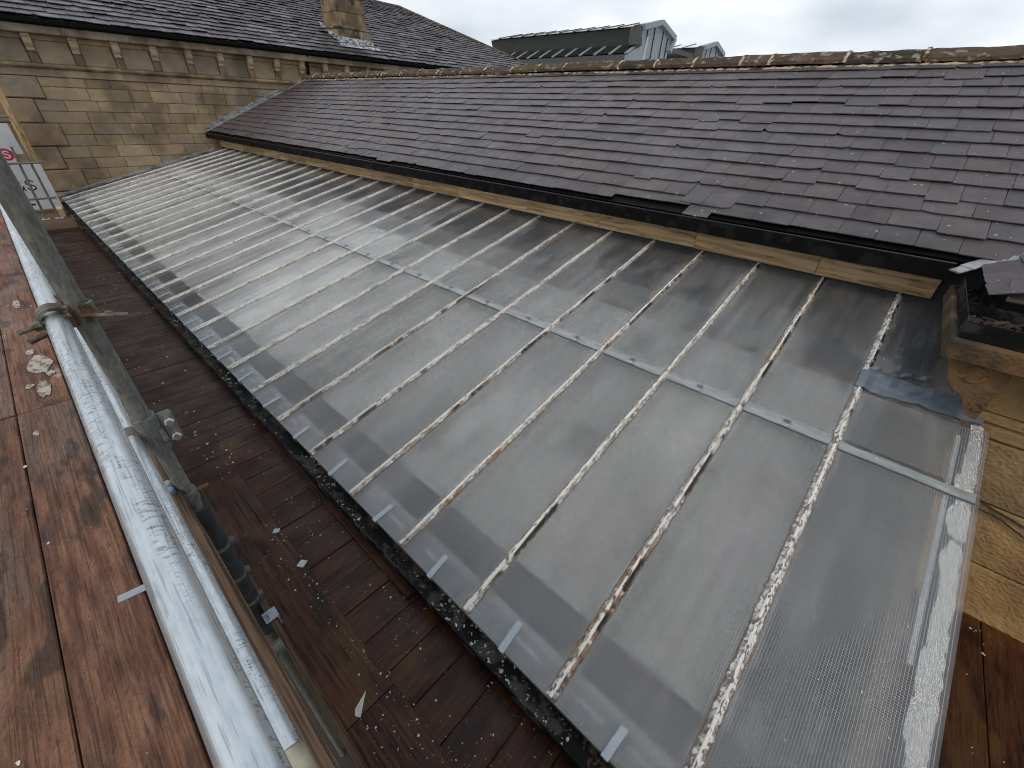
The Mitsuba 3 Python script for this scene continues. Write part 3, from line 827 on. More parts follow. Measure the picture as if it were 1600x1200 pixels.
# bay to the right: eaves corner with its own gutter, stone cornice, bracket and wall
m = channel((-0.612, -4.84, -1.068), (-0.612, -3.98, -1.068), 0.14, 0.098, 0.006, 0.5)
emit(SB + '__bay_gutter', m, 'm_black')
m = channel((-0.542, -3.765, -1.066), (-3.2, -3.765, -1.066), 0.43, 0.098, 0.006, 0.5).put(box(-0.548, -0.542, -3.975, -3.555, -1.066, -0.966, (0.5, 0.5)))
emit(SB + '__bay_gutter', m, 'm_black')
emit(SB + '__bay_gutter_grit', chips(520, (-2.0, -0.56), (-3.96, -3.565), -1.03, 0.008, 0.05, seed=31).put(chips(90, (-0.66, -0.56), (-4.8, -3.9), -1.045, 0.008, 0.03, seed=32).out()), 'm_grit', kind='stuff', label='leaf mould and broken slate heaped in the bay gutter')
BP = math.radians(23.3)
bc, bsn = math.cos(BP), math.sin(BP)
# left slope: rises towards -x; rows of slates parallel to y
LF = ([-0.64, 0, -0.885], [0, 1, 0], [-bc, 0, bsn], [bsn, 0, bc])
FF = ([0, -3.985, -0.905], [1, 0, 0], [0, -bc, bsn], [0, bsn, bc])
r_ = 0
s = -0.03
while s < 1.3:
    lowy, hiy = -4.92 - s * bc * 1.0, -4.02 - s * bc
    y = hiy + 0.05
    while y > lowy:
        w = 0.22 + 0.16 * rng.random()
        y1 = max(y - w, lowy - 0.02)
        if y - y1 > 0.05:
            emit(SB + '__bay_roof__slate', slate(y1 + 0.003, y - 0.001, s, 0.2, 0.013, LF, 0.0, round(rng.random(), 4), 0.004), 'm_slate')
        y = y1
    x = -0.70 - s * bc - 0.02
    while x > -2.6:
        w = 0.22 + 0.16 * rng.random()
        emit(SB + '__bay_roof__slate', slate(x - w + 0.003, x - 0.001, s, 0.2, 0.013, FF, 0.0, round(rng.random(), 4), 0.004), 'm_slate')
        x -= w
    s += 0.2
emit(SB + '__bay_roof', prism([(-4.9, 0), (-4.02, 0), (-4.9, 0.9)], LF, -0.05, -0.004, (0.1, 0)), 'm_black')
# lead valley between the main roof and the bay
vl = MB()
va = np.array([-0.47, -4.742, -0.945]); vb = np.array([-1.50, -5.772, -0.500])
nv = 18
for k in range(nv):
    a = va + (vb - va) * k / nv; b = va + (vb - va) * (k + 1) / nv
    hw = 0.045 + 0.055 * min(1, k / 6)
    v_, f_, u_ = extrude(rect(2 * hw, 0.012, 0.003), a + [0, 0, 0.012 * rng.random()], b + [0, 0, 0.012 * rng.random() + 0.004])
    vl.put((v_, f_, const_uv(v_, 0.5, 0.30)))
emit(SB + '__valley_lead', vl, 'm_lead', label='pale lead valley strip beside the bay roof')
cs = []
cz0, cz1 = -1.20, -1.072
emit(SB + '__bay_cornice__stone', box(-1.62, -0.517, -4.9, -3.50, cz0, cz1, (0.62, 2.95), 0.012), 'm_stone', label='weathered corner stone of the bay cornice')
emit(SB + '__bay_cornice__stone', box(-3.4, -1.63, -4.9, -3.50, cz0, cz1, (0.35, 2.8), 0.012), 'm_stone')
# carved bracket under the corner
th = np.linspace(0, np.pi / 2, 9)
bp_ = [(0.0, 0.0)] + [(0.30 - 0.27 * math.sin(t) ** 1.0 + 0.0, -0.40 * (1 - math.cos(t)) ** 1.0) for t in th[::-1]]
bp_ = [(0.0, 0.0), (0.0, -0.36), (0.03, -0.355), (0.075, -0.33), (0.10, -0.28), (0.125, -0.235), (0.18, -0.205), (0.235, -0.15), (0.262, -0.07), (0.268, 0.0)]
v_, f_, u_ = prism(bp_, ([-0.86, -3.80, cz0 - 0.002], [1, 0, 0], [0, 0, 1], [0, -1, 0]), -0.22, 0.0, (0.22, 2.75))
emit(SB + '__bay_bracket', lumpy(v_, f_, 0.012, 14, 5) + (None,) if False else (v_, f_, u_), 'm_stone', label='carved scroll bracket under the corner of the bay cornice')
for k, (cx_, cz_, rr) in enumerate(((-0.72, -1.285, 0.058), (-0.825, -1.475, 0.032))):
    tt = np.linspace(0, 1.75 * np.pi, 22)
    v_, f_, u_ = polyline_tube([(cx_ + rr * math.cos(t) * (1 - t * 0.06), -3.577, cz_ + rr * math.sin(t) * (1 - t * 0.06)) for t in tt], 0.010)
    emit(SB + '__bay_bracket__scroll', (v_, f_, const_uv(v_, 0.22, 2.75)), 'm_stone')
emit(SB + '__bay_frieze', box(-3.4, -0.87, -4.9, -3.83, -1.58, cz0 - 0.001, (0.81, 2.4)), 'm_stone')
zz = [-3.26, -2.76, -2.24, -1.765, -1.665, -1.585]
for k in range(5):
    x = -0.875
    while x > -3.6:
        w = (0.75 + 0.5 * rng.random()) if k < 3 else 0.28 + 0.3 * rng.random()
        bx_ = box(x - w + 0.008, x, -4.2, -3.80 - (0.015 if k == 4 else 0) + rng.normal(0, 0.003), zz[k] + 0.007, zz[k + 1] - 0.005, (round(rng.random(), 3), 2.15), 0.012)
        emit(SB + '__bay_wall__stone', bx_, 'm_stone')
        x -= w
emit(SB + '__bay_wall', box(-3.6, -0.90, -4.95, -3.835, -6.0, -1.585, (0.5, 0)), 'm_mortar')
emit(SB + '__bay_wall__stone', box(-3.6, -0.875, -4.2, -3.80, -6.0, -3.262, (0.4, 2.3)), 'm_stone')

# ------------------------------------------------------------------ sandstone building across the end
ST = thing('stone_building', 'honey sandstone building with bracketed cornice, chimney and grey slate roof at the far end', 'building')
zc = [-3.2, -2.82, -2.56, -2.295, -2.03, -1.762, -1.498, -1.205, -0.938, -0.67, -0.404, -0.155, 0.13, 0.342]
for k in range(len(zc) - 1):
    y = -1.50 if ((12 - k) // 2) % 2 == 0 else -1.245
    while y > -10.6:
        w = 0.48 + 0.45 * rng.random()
        emit(ST + '__wall__stone', box(D + 0.0 + rng.normal(0, 0.004), D + 0.2, y - w + 0.006, y - 0.006, zc[k] + 0.006, zc[k + 1] - 0.006, (round(rng.random(), 3), 0.10), 0.008), 'm_stone')
        y -= w
for k in range(6):  # raised corner stones, each two courses high
    zt = [0.342, -0.132, -0.67, -1.20, -1.75, -2.29, -2.82]
    yw = -1.50 if k % 2 == 0 else -1.24
    emit(ST + '__wall__quoin', box(D - 0.035, D + 0.2, yw + 0.004, 0.35, zt[k + 1] + 0.012, zt[k] - 0.012, (round(rng.random(), 3), 0.12), 0.02), 'm_stone')
emit(ST + '__wall', box(D + 0.02, D + 12.5, -23.0, 0.34, -6.0, 1.37, (0.5, 0)), 'm_mortar')
by = [-0.79] + [-1.65 - 0.8475 * k for k in range(13)]
yj = 0.35
k = 0
while yj > -12:
    w = 1.05 + 0.3 * rng.random()
    emit(ST + '__string_course__stone', box(D - 0.03, D + 0.1, yj - w + 0.004, yj, 0.348, 0.498, (round(rng.random(), 3), 0.15), 0.006), 'm_stone')
    v_, f_, u_ = prism([(0, 0), (-0.05, 0.01), (-0.10, 0.045), (-0.105, 0.075), (-0.08, 0.10), (0, 0.112)], ([D, yj, 0.50], [1, 0, 0], [0, 0, 1], [0, -1, 0]), 0.0, w - 0.004, (round(rng.random(), 3), 0.55))
    emit(ST + '__string_course__moulding', (v_, f_, u_), 'm_stone')
    yj -= w
yj = 0.35
while yj > -23.0:
    w = 1.1 + 0.45 * rng.random()
    emit(ST + '__cornice__stone', box(D - 0.30, D + 0.1, yj - w + 0.004, yj, 1.195, 1.362, (round(rng.random(), 3), 0.45), 0.012), 'm_stone')
    yj -= w
emit(ST + '__bed_mould', box(D - 0.07, D + 0.1, -13, 0.35, 1.085, 1.193, (0.45, 0.3), 0.01), 'm_stone')
for k, yb in enumerate(by):
    prof_b = [(0, 0), (0, -0.33), (-0.085, -0.33), (-0.10, -0.30), (-0.075, -0.265), (-0.085, -0.245), (-0.13, -0.235), (-0.175, -0.19), (-0.19, -0.13), (-0.175, -0.075), (-0.20, -0.055), (-0.20, 0)]
    V, Fq, Uq = [], [], []
    p2 = np.array(prof_b)
    mm = MB()
    # a scroll profile is not convex: cut it into slices from the wall outwards
    for q0, q1 in zip(p2[1:-1], p2[2:]):
        if abs(q0[1] - q1[1]) < 1e-6:
            continue
        mm.put(prism([(0, q0[1]), tuple(q0), tuple(q1), (0, q1[1])][::1], ([D - 0.005, yb + 0.075, 1.19], [1, 0, 0], [0, 0, 1], [0, -1, 0]), 0.0, 0.15, (0.93, -1.0)))
    emit(ST + '__bracket', mm, 'm_stone')
    emit(ST + '__bracket_strip', box(D - 0.035, D + 0.1, yb - 0.085, yb + 0.085, 0.614, 0.858, (0.52, 0.55), 0.006), 'm_stone')
    yn = by[k + 1] if k + 1 < len(by) else yb - 0.85
    emit(ST + '__frieze__stone', box(D - 0.012, D + 0.1, yn + 0.10, yb - 0.10, 0.616, 1.083, (round(rng.random(), 3), 0.12), 0.01), 'm_stone')
emit(ST + '__frieze__stone', box(D - 0.012, D + 0.1, -0.68, 0.35, 0.616, 1.083, (0.85, 0.1), 0.01), 'm_stone')
# roof gutter
gprof = [(-0.06, -0.055), (0.06, -0.055), (0.075, -0.02), (0.075, 0.055), (-0.075, 0.055), (-0.075, -0.02)]
for a, b in ((0.6, -3.0), (-3.0, -6.4), (-6.4, -9.6), (-9.6, -13.5), (-13.5, -18.0), (-18.0, -23.4)):
    v_, f_, u_ = extrude(gprof, (D - 0.31, a, 1.43), (D - 0.31, b + 0.01, 1.43))
    emit(ST + '__eaves_gutter', (v_, f_, const_uv(v_, 0.5, 0.0)), 'm_black')
    v_, f_, u_ = extrude(np.array(gprof) * 1.12, (D - 0.31, b + 0.06, 1.43), (D - 0.31, b - 0.05, 1.43))
    emit(ST + '__gutter_joint', (v_, f_, const_uv(v_, 0.5, 0.0)), 'm_black')
v_, f_, u_ = tube_piece((D - 0.28, -8.60, 1.40), (D - 0.06, -8.62, 0.66), r=0.048)
emit(ST + '__downpipe', (v_, f_, const_uv(v_, 0.5, 0.3)), 'm_black', label='dark downpipe dropping from the eaves gutter to the lower slates')
v_, f_, u_ = tube_piece((D - 0.085, -8.62, 0.74), (D - 0.085, -8.63, 0.50), r=0.062)
emit(ST + '__downpipe__collar', (v_, f_, const_uv(v_, 0.5, 0.3)), 'm_black')
# slate roof with a hipped end
HP = math.radians(23.6)
hc, hs = math.cos(HP), math.sin(HP)
XE, YE, ZE = D - 0.36, -23.6, 1.495
HF = ([XE, 0, ZE], [0, -1, 0], [hc, 0, hs], [-hs, 0, hc])
far = []
s, row = -0.01, 0
HL = 6.95
while s < HL - 0.1:
    gg = 0.315 - 0.016 * s
    x = -0.9 - 0.3 * rng.random() if True else 0
    hipx = 23.6 - s * hc
    while x < hipx:
        w = rng.choice([0.33, 0.40, 0.46, 0.54]) * (1 - 0.05 * s)
        x1 = min(x + w, hipx)
        if x1 - x > 0.05:
            far.append(slate(x + 0.007, x1 - 0.004, s + rng.normal(0, 0.014), gg, 0.030 + abs(rng.normal(0, 0.009)), HF, 1.0, round(rng.random(), 4), 0.010, thick=0.016, rot=rng.normal(0, 0.015), chip=rng.choice([-1, 1]) * (0.02 + 0.06 * rng.random())))
        x = x1
    s += gg
    row += 1
order = np.argsort([-view_size(p[0]) for p in far])
rest = MB()
for k, i in enumerate(order):
    if k < 300:
        emit(ST + '__roof__slate', far[i], 'm_slate')
    else:
        rest.put(far[i])
emit(ST + '__roof__far_slates', rest, 'm_slate', kind='stuff', label='smaller rough slates of the hipped roof')
emit(ST + '__roof', prism([(-1.2, 0), (23.6, 0), (23.6 - HL * hc, HL), (-1.2, HL)], HF, -0.06, -0.004, (0.1, 1.0)), 'm_black')
emit(ST + '__roof_end', prism([(0, 0), (12.7, 0), (6.35, 6.95)], ([XE, YE, ZE], [1, 0, 0], [0, hc, hs], [0, -hs, hc]), -0.06, 0.01, (0.3, 1.0)), 'm_slate')
emit(ST + '__roof_back', prism([(-1.2, 0), (23.6, 0), (23.6 - HL * hc, HL), (-1.2, HL)], ([XE + 2 * HL * hc, 0, ZE], [0, -1, 0], [-hc, 0, hs], [hs, 0, hc]), -0.06, 0.01, (0.3, 1.0)), 'm_slate')
HR = np.array([XE + HL * hc, YE + HL * hc, ZE + HL * hs])
HE = np.array([XE, YE, ZE])
nh = 22
for k in range(nh):
    a = HE + (HR - HE) * k / nh; b = HE + (HR - HE) * (k + 0.97) / nh
    v_, f_, u_ = extrude([(-0.15, -0.03), (0.15, -0.03), (0.13, 0.03), (0.0, 0.09), (-0.13, 0.03)], a, b)
    emit(ST + '__hip__hip_tile', (v_, f_, const_uv(v_, round(rng.random(), 3), 0.0)), 'm_ridge')
for k in range(16):
    a = HR + np.array([0, 0.95 * k, 0]); b = a + [0, 0.92, 0]
    v_, f_, u_ = extrude([(-0.16, -0.05), (0.16, -0.05), (0.13, 0.03), (0.0, 0.10), (-0.13, 0.03)], a, b)
    emit(ST + '__ridge__ridge_tile', (v_, f_, const_uv(v_, round(rng.random(), 3), 0.0)), 'm_ridge')
# chimney
cx0, cx1, cy0, cy1 = 18.30, 19.55, -11.82, -10.43
zch = [1.55, 1.92, 2.36]
for a, b in zip(zch[:-1], zch[1:]):
    sp = [cy1, cy1 - 0.55 - 0.2 * rng.random(), cy1 - 1.05, cy0]
    for p0, p1 in zip(sp[:-1], sp[1:]):
        emit(ST + '__chimney__stone', box(cx0 + rng.normal(0, 0.004), cx0 + 0.45, p1 + 0.006, p0 - 0.004, a + 0.005, b - 0.005, (round(rng.random(), 3), 0.75), 0.012), 'm_stone')
    emit(ST + '__chimney__stone', box(cx0 + 0.46, cx1, cy0, cy1 - 0.002, a + 0.005, b - 0.005, (round(rng.random(), 3), 0.6), 0.012), 'm_stone')
emit(ST + '__chimney__ledge', box(cx0 - 0.03, cx1 + 0.03, cy0 - 0.03, cy1 + 0.03, 2.36, 2.44, (0.4, 0.85), 0.02), 'm_stone')
zch = [2.44, 2.86, 3.28, 3.72, 4.2]
for a, b in zip(zch[:-1], zch[1:]):
    sp = [cy1 - 0.10, cy1 - 0.45 - 0.35 * rng.random(), cy0 + 0.10]
    for p0, p1 in zip(sp[:-1], sp[1:]):
        emit(ST + '__chimney__stone', box(cx0 + 0.10, cx0 + 0.5, p1 + 0.006, p0 - 0.004, a + 0.005, b - 0.005, (round(rng.random(), 3), 0.6), 0.012), 'm_stone')
    emit(ST + '__chimney__stone', box(cx0 + 0.51, cx1 - 0.1, cy0 + 0.1, cy1 - 0.102, a + 0.005, b - 0.005, (round(rng.random(), 3), 0.5), 0.012), 'm_stone')


def hz(x):
    return ZE + (x - XE) * math.tan(HP)


fl = MB()
v_, f_, u_ = box(cx0 - 0.018, cx0 - 0.004, cy0 - 0.06, cy1 + 0.05, hz(cx0) - 0.05, hz(cx0) + 0.20, (0.5, 1.0)); fl.put((v_, f_, u_))
fl.put(prism([(cx0 - 0.004, hz(cx0) - 0.03), (cx1, hz(cx1) - 0.03), (cx1, hz(cx1) + 0.17), (cx0 - 0.004, hz(cx0) + 0.17)], ([0, cy1 + 0.005, 0], [1, 0, 0], [0, 0, 1], [0, 1, 0]), 0.0, 0.014, (0.5, 1.0)))
fl.put(prism([(10.30, 0.66), (12.05, 0.66), (11.95, 1.05), (10.36, 1.05)], HF, 0.030, 0.042, (0.5, 1.0)))
emit(ST + '__chimney__flashing', fl, 'm_lead', label='bright lead flashing round the chimney foot')
# lead where the slate roof and the glass roof meet this wall
fl = MB()
for k in range(9):
    a, b = 4.3 * k / 9, 4.3 * (k + 0.985) / 9
    o = np.array([D - 0.06, 0, 0])
    fl.put(prism([(a, 0.0), (b, 0.0), (b, 0.13 + 0.02 * rng.random()), (a, 0.13 + 0.02 * rng.random())], ([D - 0.012, E0[0] - 0.02, E0[1] + 0.01], [0, -RC, RS], [0, RS, RC], [-1, 0, 0]), 0.0, 0.010, (0.5, 0.25)))
    fl.put(prism([(D - 0.22, a), (D - 0.02, a), (D - 0.02, b), (D - 0.22, b)], RF(), 0.022, 0.036 + 0.006 * rng.random(), (0.5, 0.15)))
emit(ST + '__verge_flashing', fl, 'm_lead', label='stepped grey lead flashing where the slates meet the sandstone')
for a, b in ((-0.05, 1.2), (1.2, 2.4), (2.4, 3.5), (3.5, 4.45)):
    emit(ST + '__apron_flashing', prism([(XMAX + 0.04, a), (D - 0.005, a), (D - 0.005, b - 0.01), (XMAX + 0.04, b - 0.01)], GF, 0.015, 0.055, (0.5, 0.12)), 'm_lead')

# ------------------------------------------------------------------ modern roof monitors beyond the ridge
MO = thing('modern_building', 'modern grey metal clad roof monitor with dark glazing behind the chimney end of the ridge', 'building')


def monitor(key, x0, x1, yo, zo, sc, n, detail=True):
    P = np.array([(0, -1.84), (1.66, -1.11), (1.17, 0.0), (4.19, 0.64), (7.16, -0.08), (6.53, -1.08), (6.53, -1.84)]) * sc
    end = np.array([(1.17, 0.0), (4.19, 0.64), (7.16, -0.08), (6.53, -1.08), (6.53, -4.0), (0.0, -4.0), (0, -1.84), (1.66, -1.11)]) * sc
    cen = np.array([4.0, -1.0]) * sc

    def ring(a, b, o):  # a fan about the middle keeps the outline star-shaped
        m = MB()
        for p_, q_ in zip(np.roll(end, 0, 0), np.roll(end, -1, 0)):
            m.put(prism([(cen[0], cen[1]), tuple(p_), tuple(q_)], ([0, yo, zo], [0, -1, 0], [0, 0, 1], [1, 0, 0]), a, b, (o, 0)))
        return m
    emit(key + '__end_wall', ring(x0, x0 + 0.5, 0.6), 'm_clad')
    emit(key + '__body', ring(x0 + 0.5, x1, 0.2), 'm_cladside')
    # frame round the end wall and its standing seams
    fr_ = [(1.17, 0.0), (4.19, 0.64), (7.16, -0.08), (6.53, -1.08)]
    for p_, q_ in zip(fr_[:-1], fr_[1:]):
        a = np.array([x0 - 0.05, yo - p_[0] * sc, zo + p_[1] * sc]); b = np.array([x0 - 0.05, yo - q_[0] * sc, zo + q_[1] * sc])
        v_, f_, u_ = extrude(rect(0.35 * sc, 0.5 * sc), a, b, up=(1, 0, 0))
        emit(key + '__end_frame', (v_, f_, const_uv(v_, 0.95)), 'm_clad')
    for q_, zt in ((2.2, -0.05), (3.4, 0.2), (5.0, 0.15), (6.0, -0.2)):
        emit(key + '__seam', box(x0 - 0.06, x0 + 0.02, yo - q_ * sc - 0.035, yo - q_ * sc + 0.035, zo - 3.0 * sc, zo + zt * sc, (0.0, 0)), 'm_ink')
    # glazed roof slope towards us, split in panels
    a0, a1 = np.array([1.0, 0.02]) * sc, np.array([4.19, 0.66]) * sc
    step = (x1 - x0 - 0.5) / n
    for k in range(n):
        xa = x0 + 0.45 + k * step
        e = np.array([0, -(a1 - a0)[0], (a1 - a0)[1]]); L = np.linalg.norm(e); e /= L
        nn = np.array([0, e[2], -e[1]])
        emit(key + '__roof_panel', prism([(xa + 0.07, 0), (xa + step - 0.07, 0), (xa + step - 0.07, L), (xa + 0.07, L)], ([0, yo - a0[0], zo + a0[1]], [1, 0, 0], e, nn), 0.02, 0.06, (0.5, 0)), 'm_panel')
        emit(key + '__roof_bracket', prism([(xa - 0.05, -0.25), (xa + 0.05, -0.25), (xa + 0.05, L), (xa - 0.05, L)], ([0, yo - a0[0], zo + a0[1]], [1, 0, 0], e, nn), 0.02, 0.12, (0.1, 0)), 'm_cladside')
        if detail:
            b0, b1 = np.array([0.0, -1.80]) * sc, np.array([1.60, -1.11]) * sc
            e2 = np.array([0, -(b1 - b0)[0], (b1 - b0)[1]]); L2 = np.linalg.norm(e2); e2 /= L2
            n2 = np.array([0, e2[2], -e2[1]])
            emit(key + '__skylight', prism([(xa + 0.15, 0.1), (xa + step - 0.15, 0.1), (xa + step - 0.15, L2 - 0.1), (xa + 0.15, L2 - 0.1)], ([0, yo - b0[0], zo + b0[1]], [1, 0, 0], e2, n2), 0.03, 0.08, (0.5, 0)), 'm_skylight')
            emit(key + '__skylight_frame', prism([(xa - 0.15, 0.0), (xa + 0.14, 0.0), (xa + 0.14, L2), (xa - 0.15, L2)], ([0, yo - b0[0], zo + b0[1]], [1, 0, 0], e2, n2), 0.02, 0.10, (0.9, 0)), 'm_clad')
    emit(key + '__end_post', box(x0 - 0.08, x0 + 0.9, yo - 1.1 * sc - 0.12, yo - 1.1 * sc + 0.14, zo - 1.1 * sc, zo + 0.06, (0.0, 0)), 'm_cladside')


monitor(MO, 21.5, 38.5, -37.82, 5.951, 1.0, 11)
emit(MO + '__lower_roof', box(15.0, 52.0, -60.0, -37.6, -6.0, 3.6, (0.4, 0)), 'm_clad')
MO2 = thing('modern_building', 'smaller grey metal roof monitor just right of the large one, half hidden by the ridge', 'building')
monitor(MO2, 27.0, 40.0, -64.0, 7.426, 1.17, 6, detail=False)
emit(MO2 + '__wall', box(26.0, 44.0, -75.0, -63.5, -6.0, 5.6, (0.5, 0)), 'm_white')
emit(MO2 + '__parapet', box(27.6, 40.0, -64.6, -59.0, 6.3, 6.75, (0.5, 0)), 'm_cladside')
# thin white vent pipe standing behind the ridge
k = emit('vent_pipe', tube_piece((5.05, -9.35, 0.4), (4.99, -9.35, 1.27), r=0.022), 'm_white', label='short white vent pipe standing just behind the mossy ridge', category='pipe')

# ------------------------------------------------------------------ scaffold
UD = thing('scaffold_platform', 'upper scaffold deck of worn brown boards left of the handrail', 'scaffold platform')
brd = rect(0.222, 0.038, 0.004)
nb_ = 0
yb = 0.1325
zdk = -1.48
cuts = [-3.3, -0.75, 3.18, 7.1, 11.0, 14.2]
for col in range(7):
    yc = 0.1325 + 0.2265 * col
    if col >= 1:
        yc += 0.006
    for a, b in zip(cuts[:-1], cuts[1:]):
        nb_ += 1
        sk = rng.normal(0, 0.006)
        v_, f_, u_ = extrude(brd, (a + 0.006 + sk, yc, zdk - 0.019 + rng.normal(0, 0.0015)), (b - 0.004 + sk, yc + rng.normal(0, 0.001), zdk - 0.019 + rng.normal(0, 0.0015)), uvid=nb_, seg=6)
        emit(UD + '__board', (v_, f_, u_), 'm_deck')
for a in (-1.0, 1.0, 3.0, 5.0, 7.0, 9.0, 11.0, 13.0):
    emit(UD + '__transom', tube_piece((a, 1.7, -1.545), (a, -0.01, -1.545), uvid=a), 'm_oldtube')
LD = thing('scaffold_platform', 'lower walkway of wet dark boards between the handrail and the glass roof', 'scaffold platform')
x = -1.6
zl = -2.60
while x < 13.9:
    nb_ += 1
    w = 0.222
    v_, f_, u_ = extrude(rect(w, 0.036, 0.004), (x + w / 2, -0.74 + rng.normal(0, 0.008), zl - 0.018 + rng.normal(0, 0.002)), (x + w / 2 + rng.normal(0, 0.003), -0.028, zl - 0.018 + rng.normal(0, 0.002)), uvid=nb_)
    emit(LD + '__board', (v_, f_, u_), 'm_deck')
    x += 0.2265
for a, b in ((-1.4, 1.04), (1.045, 3.25)):
    nb_ += 1
    v_, f_, u_ = extrude(rect(0.285, 0.012, 0.002), (a, -0.187, zl + 0.007), (b, -0.19, zl + 0.007), uvid=nb_, seg=4)
    emit(LD + '__plywood_sheet', (v_, f_, u_), 'm_deck')
nb_ += 1
v_, f_, u_ = extrude(rect(0.20, 0.030, 0.004), (1.37, -0.752, zl + 0.016), (3.6, -0.765, zl + 0.016), uvid=nb_, seg=3)
emit(LD + '__loose_board', (v_, f_, u_), 'm_deck', label='wet loose board lying lengthwise beside the gutter')
for a in (0.2, 2.2, 4.2, 6.2, 8.2, 10.2, 12.2):
    emit(LD + '__transom', tube_piece((a, 0.1, -2.665), (a, -0.78, -2.665), uvid=a), 'm_oldtube')
RD = thing('scaffold_platform', 'brown boarded deck at the foot of the sandstone bay, right of the glass', 'scaffold platform')
x = -1.05
while x > -3.2:
    nb_ += 1
    v_, f_, u_ = extrude(rect(0.296, 0.038, 0.004), (x - 0.205, -3.79, -3.25 + rng.normal(0, 0.002)), (x - 0.205, -0.6, -3.25 + rng.normal(0, 0.002)), uvid=nb_, seg=3)
    emit(RD + '__board', (v_, f_, u_), 'm_deck')
    x -= 0.302

k = emit('scaffold_tube', tube_piece((-0.35, 0.061, -0.515), (6.4, 0.061, -0.50), uvid=1, n=48, seg=20), 'm_galv', label='bright galvanised handrail tube running the length of the upper deck', category='scaffold tube')
MR = thing('scaffold_tube', 'thin bright mid rail tube just right of the handrail, ending in a brass-coloured sleeve', 'scaffold tube')
emit(MR + '__tube', tube_piece((0.435, 0.066, -0.97), (6.4, 0.064, -0.95), uvid=2, n=32, seg=16), 'm_galv')
v_, f_, u_ = tube_piece((-0.3, 0.066, -0.972), (0.433, 0.066, -0.971), r=0.0262, uvid=3, n=32)
bs('m_sleeve', proc(lambda p, n, uv: mix(C(0.25, 0.21, 0.13), C(0.50, 0.46, 0.34), fbm(uv.x * 30, uv.y * 60, 2.0, 3))), rough=0.5, metallic=0.3)
emit(MR + '__sleeve', (v_, f_, u_), 'm_sleeve', label='yellowish sleeve on the near end of the mid rail')
SY = 0.0095


def xu(z):
    return 1.5606 + 0.1223 * (-0.2534 - z)


SD = thing('scaffold_tube', 'dull weathered upright scaffold tube clamped to the handrail', 'scaffold tube')
emit(SD + '__tube', tube_piece((xu(-6.0), SY, -6.0), (xu(0.6), SY, 0.6), uvid=4, n=36, seg=8), 'm_oldtube')
# dark padding on the upright below the deck
for k, (za, zb) in enumerate(((-1.42, -1.70), (-1.71, -1.97), (-1.98, -2.22), (-2.24, -2.62))):
    v_, f_, u_ = extrude(circle(0.043, 20), (xu(za), SY, za), (xu(zb), SY, zb), up=(0, 1, 0), seg=6)
    q = v_ + 0.006 * (meshkit.fbm(v_ * 25, 3, k) - 0.5)[:, None] * np.array([1, 1, 0])
    emit(SD + '__padding', (q, f_, u_), 'm_padding', smooth=False)
for zt in (-1.705, -1.975, -2.23):
    v_, f_, u_ = extrude(circle(0.047, 20), (xu(zt), SY, zt + 0.010), (xu(zt), SY, zt - 0.010), up=(0, 1, 0))
    emit(SD + '__strap', (v_, f_, u_), 'm_oldtube')
    emit(SD + '__strap_clip', box(xu(zt) - 0.03, xu(zt) + 0.005, SY - 0.062, SY - 0.035, zt - 0.012, zt + 0.012, (0.5, 0), 0.004), 'm_oldtube')


def coupler(name, label, c, axis1, axis2, mat='m_coupler'):
    """right-angle coupler: two half-round bands on two tubes, each closed by a bolt and nut"""
    key = thing(name, label, 'scaffold coupler')
    c = np.asarray(c, float)
    for bi, (ax, off, bolt, out) in enumerate((axis1, axis2)):
        ax = np.array(ax, float); off = np.array(off, float); bolt = np.array(bolt, float); out = np.array(out, float)
        up = np.cross(ax, out)
        n = 22
        aa = np.linspace(-0.60 * np.pi, 0.60 * np.pi, n)
        prof_o = [(0.034 * math.cos(t), 0.034 * math.sin(t)) for t in aa] + [(0.0255 * math.cos(t), 0.0255 * math.sin(t)) for t in aa[::-1]]
        m = MB()
        o = c + off - ax * 0.024
        P = np.array(prof_o)
        for q in range(n - 1):
            quad = [P[q], P[q + 1], P[2 * n - 2 - q], P[2 * n - 1 - q]]
            m.put(prism(quad, (o, out, up, ax) if np.dot(np.cross(out, up), ax) > 0 else (o, out, up, ax), 0.0, 0.048, (0.4, 0)))
        emit(key + '__band', m, mat)
        # saddle between
        # bolt with nut and washer
        b0 = c + off + up * 0.040 - out * 0.012
        emit(key + '__bolt', tube_piece(b0 - out * 0.030, b0 + out * 0.062, r=0.0062, n=10), 'm_coupler')
        nutm = MB()
        nutm.put(tube_piece(b0 + out * 0.016, b0 + out * 0.032, r=0.0125, n=6))
        nutm.put(tube_piece(b0 + out * 0.012, b0 + out * 0.0155, r=0.0155, n=16))
        emit(key + '__nut', nutm, 'm_coupler')
        emit(key + '__hinge', tube_piece(c + off - up * 0.037 - ax * 0.024, c + off - up * 0.037 + ax * 0.024, r=0.008, n=10), mat)
    return key


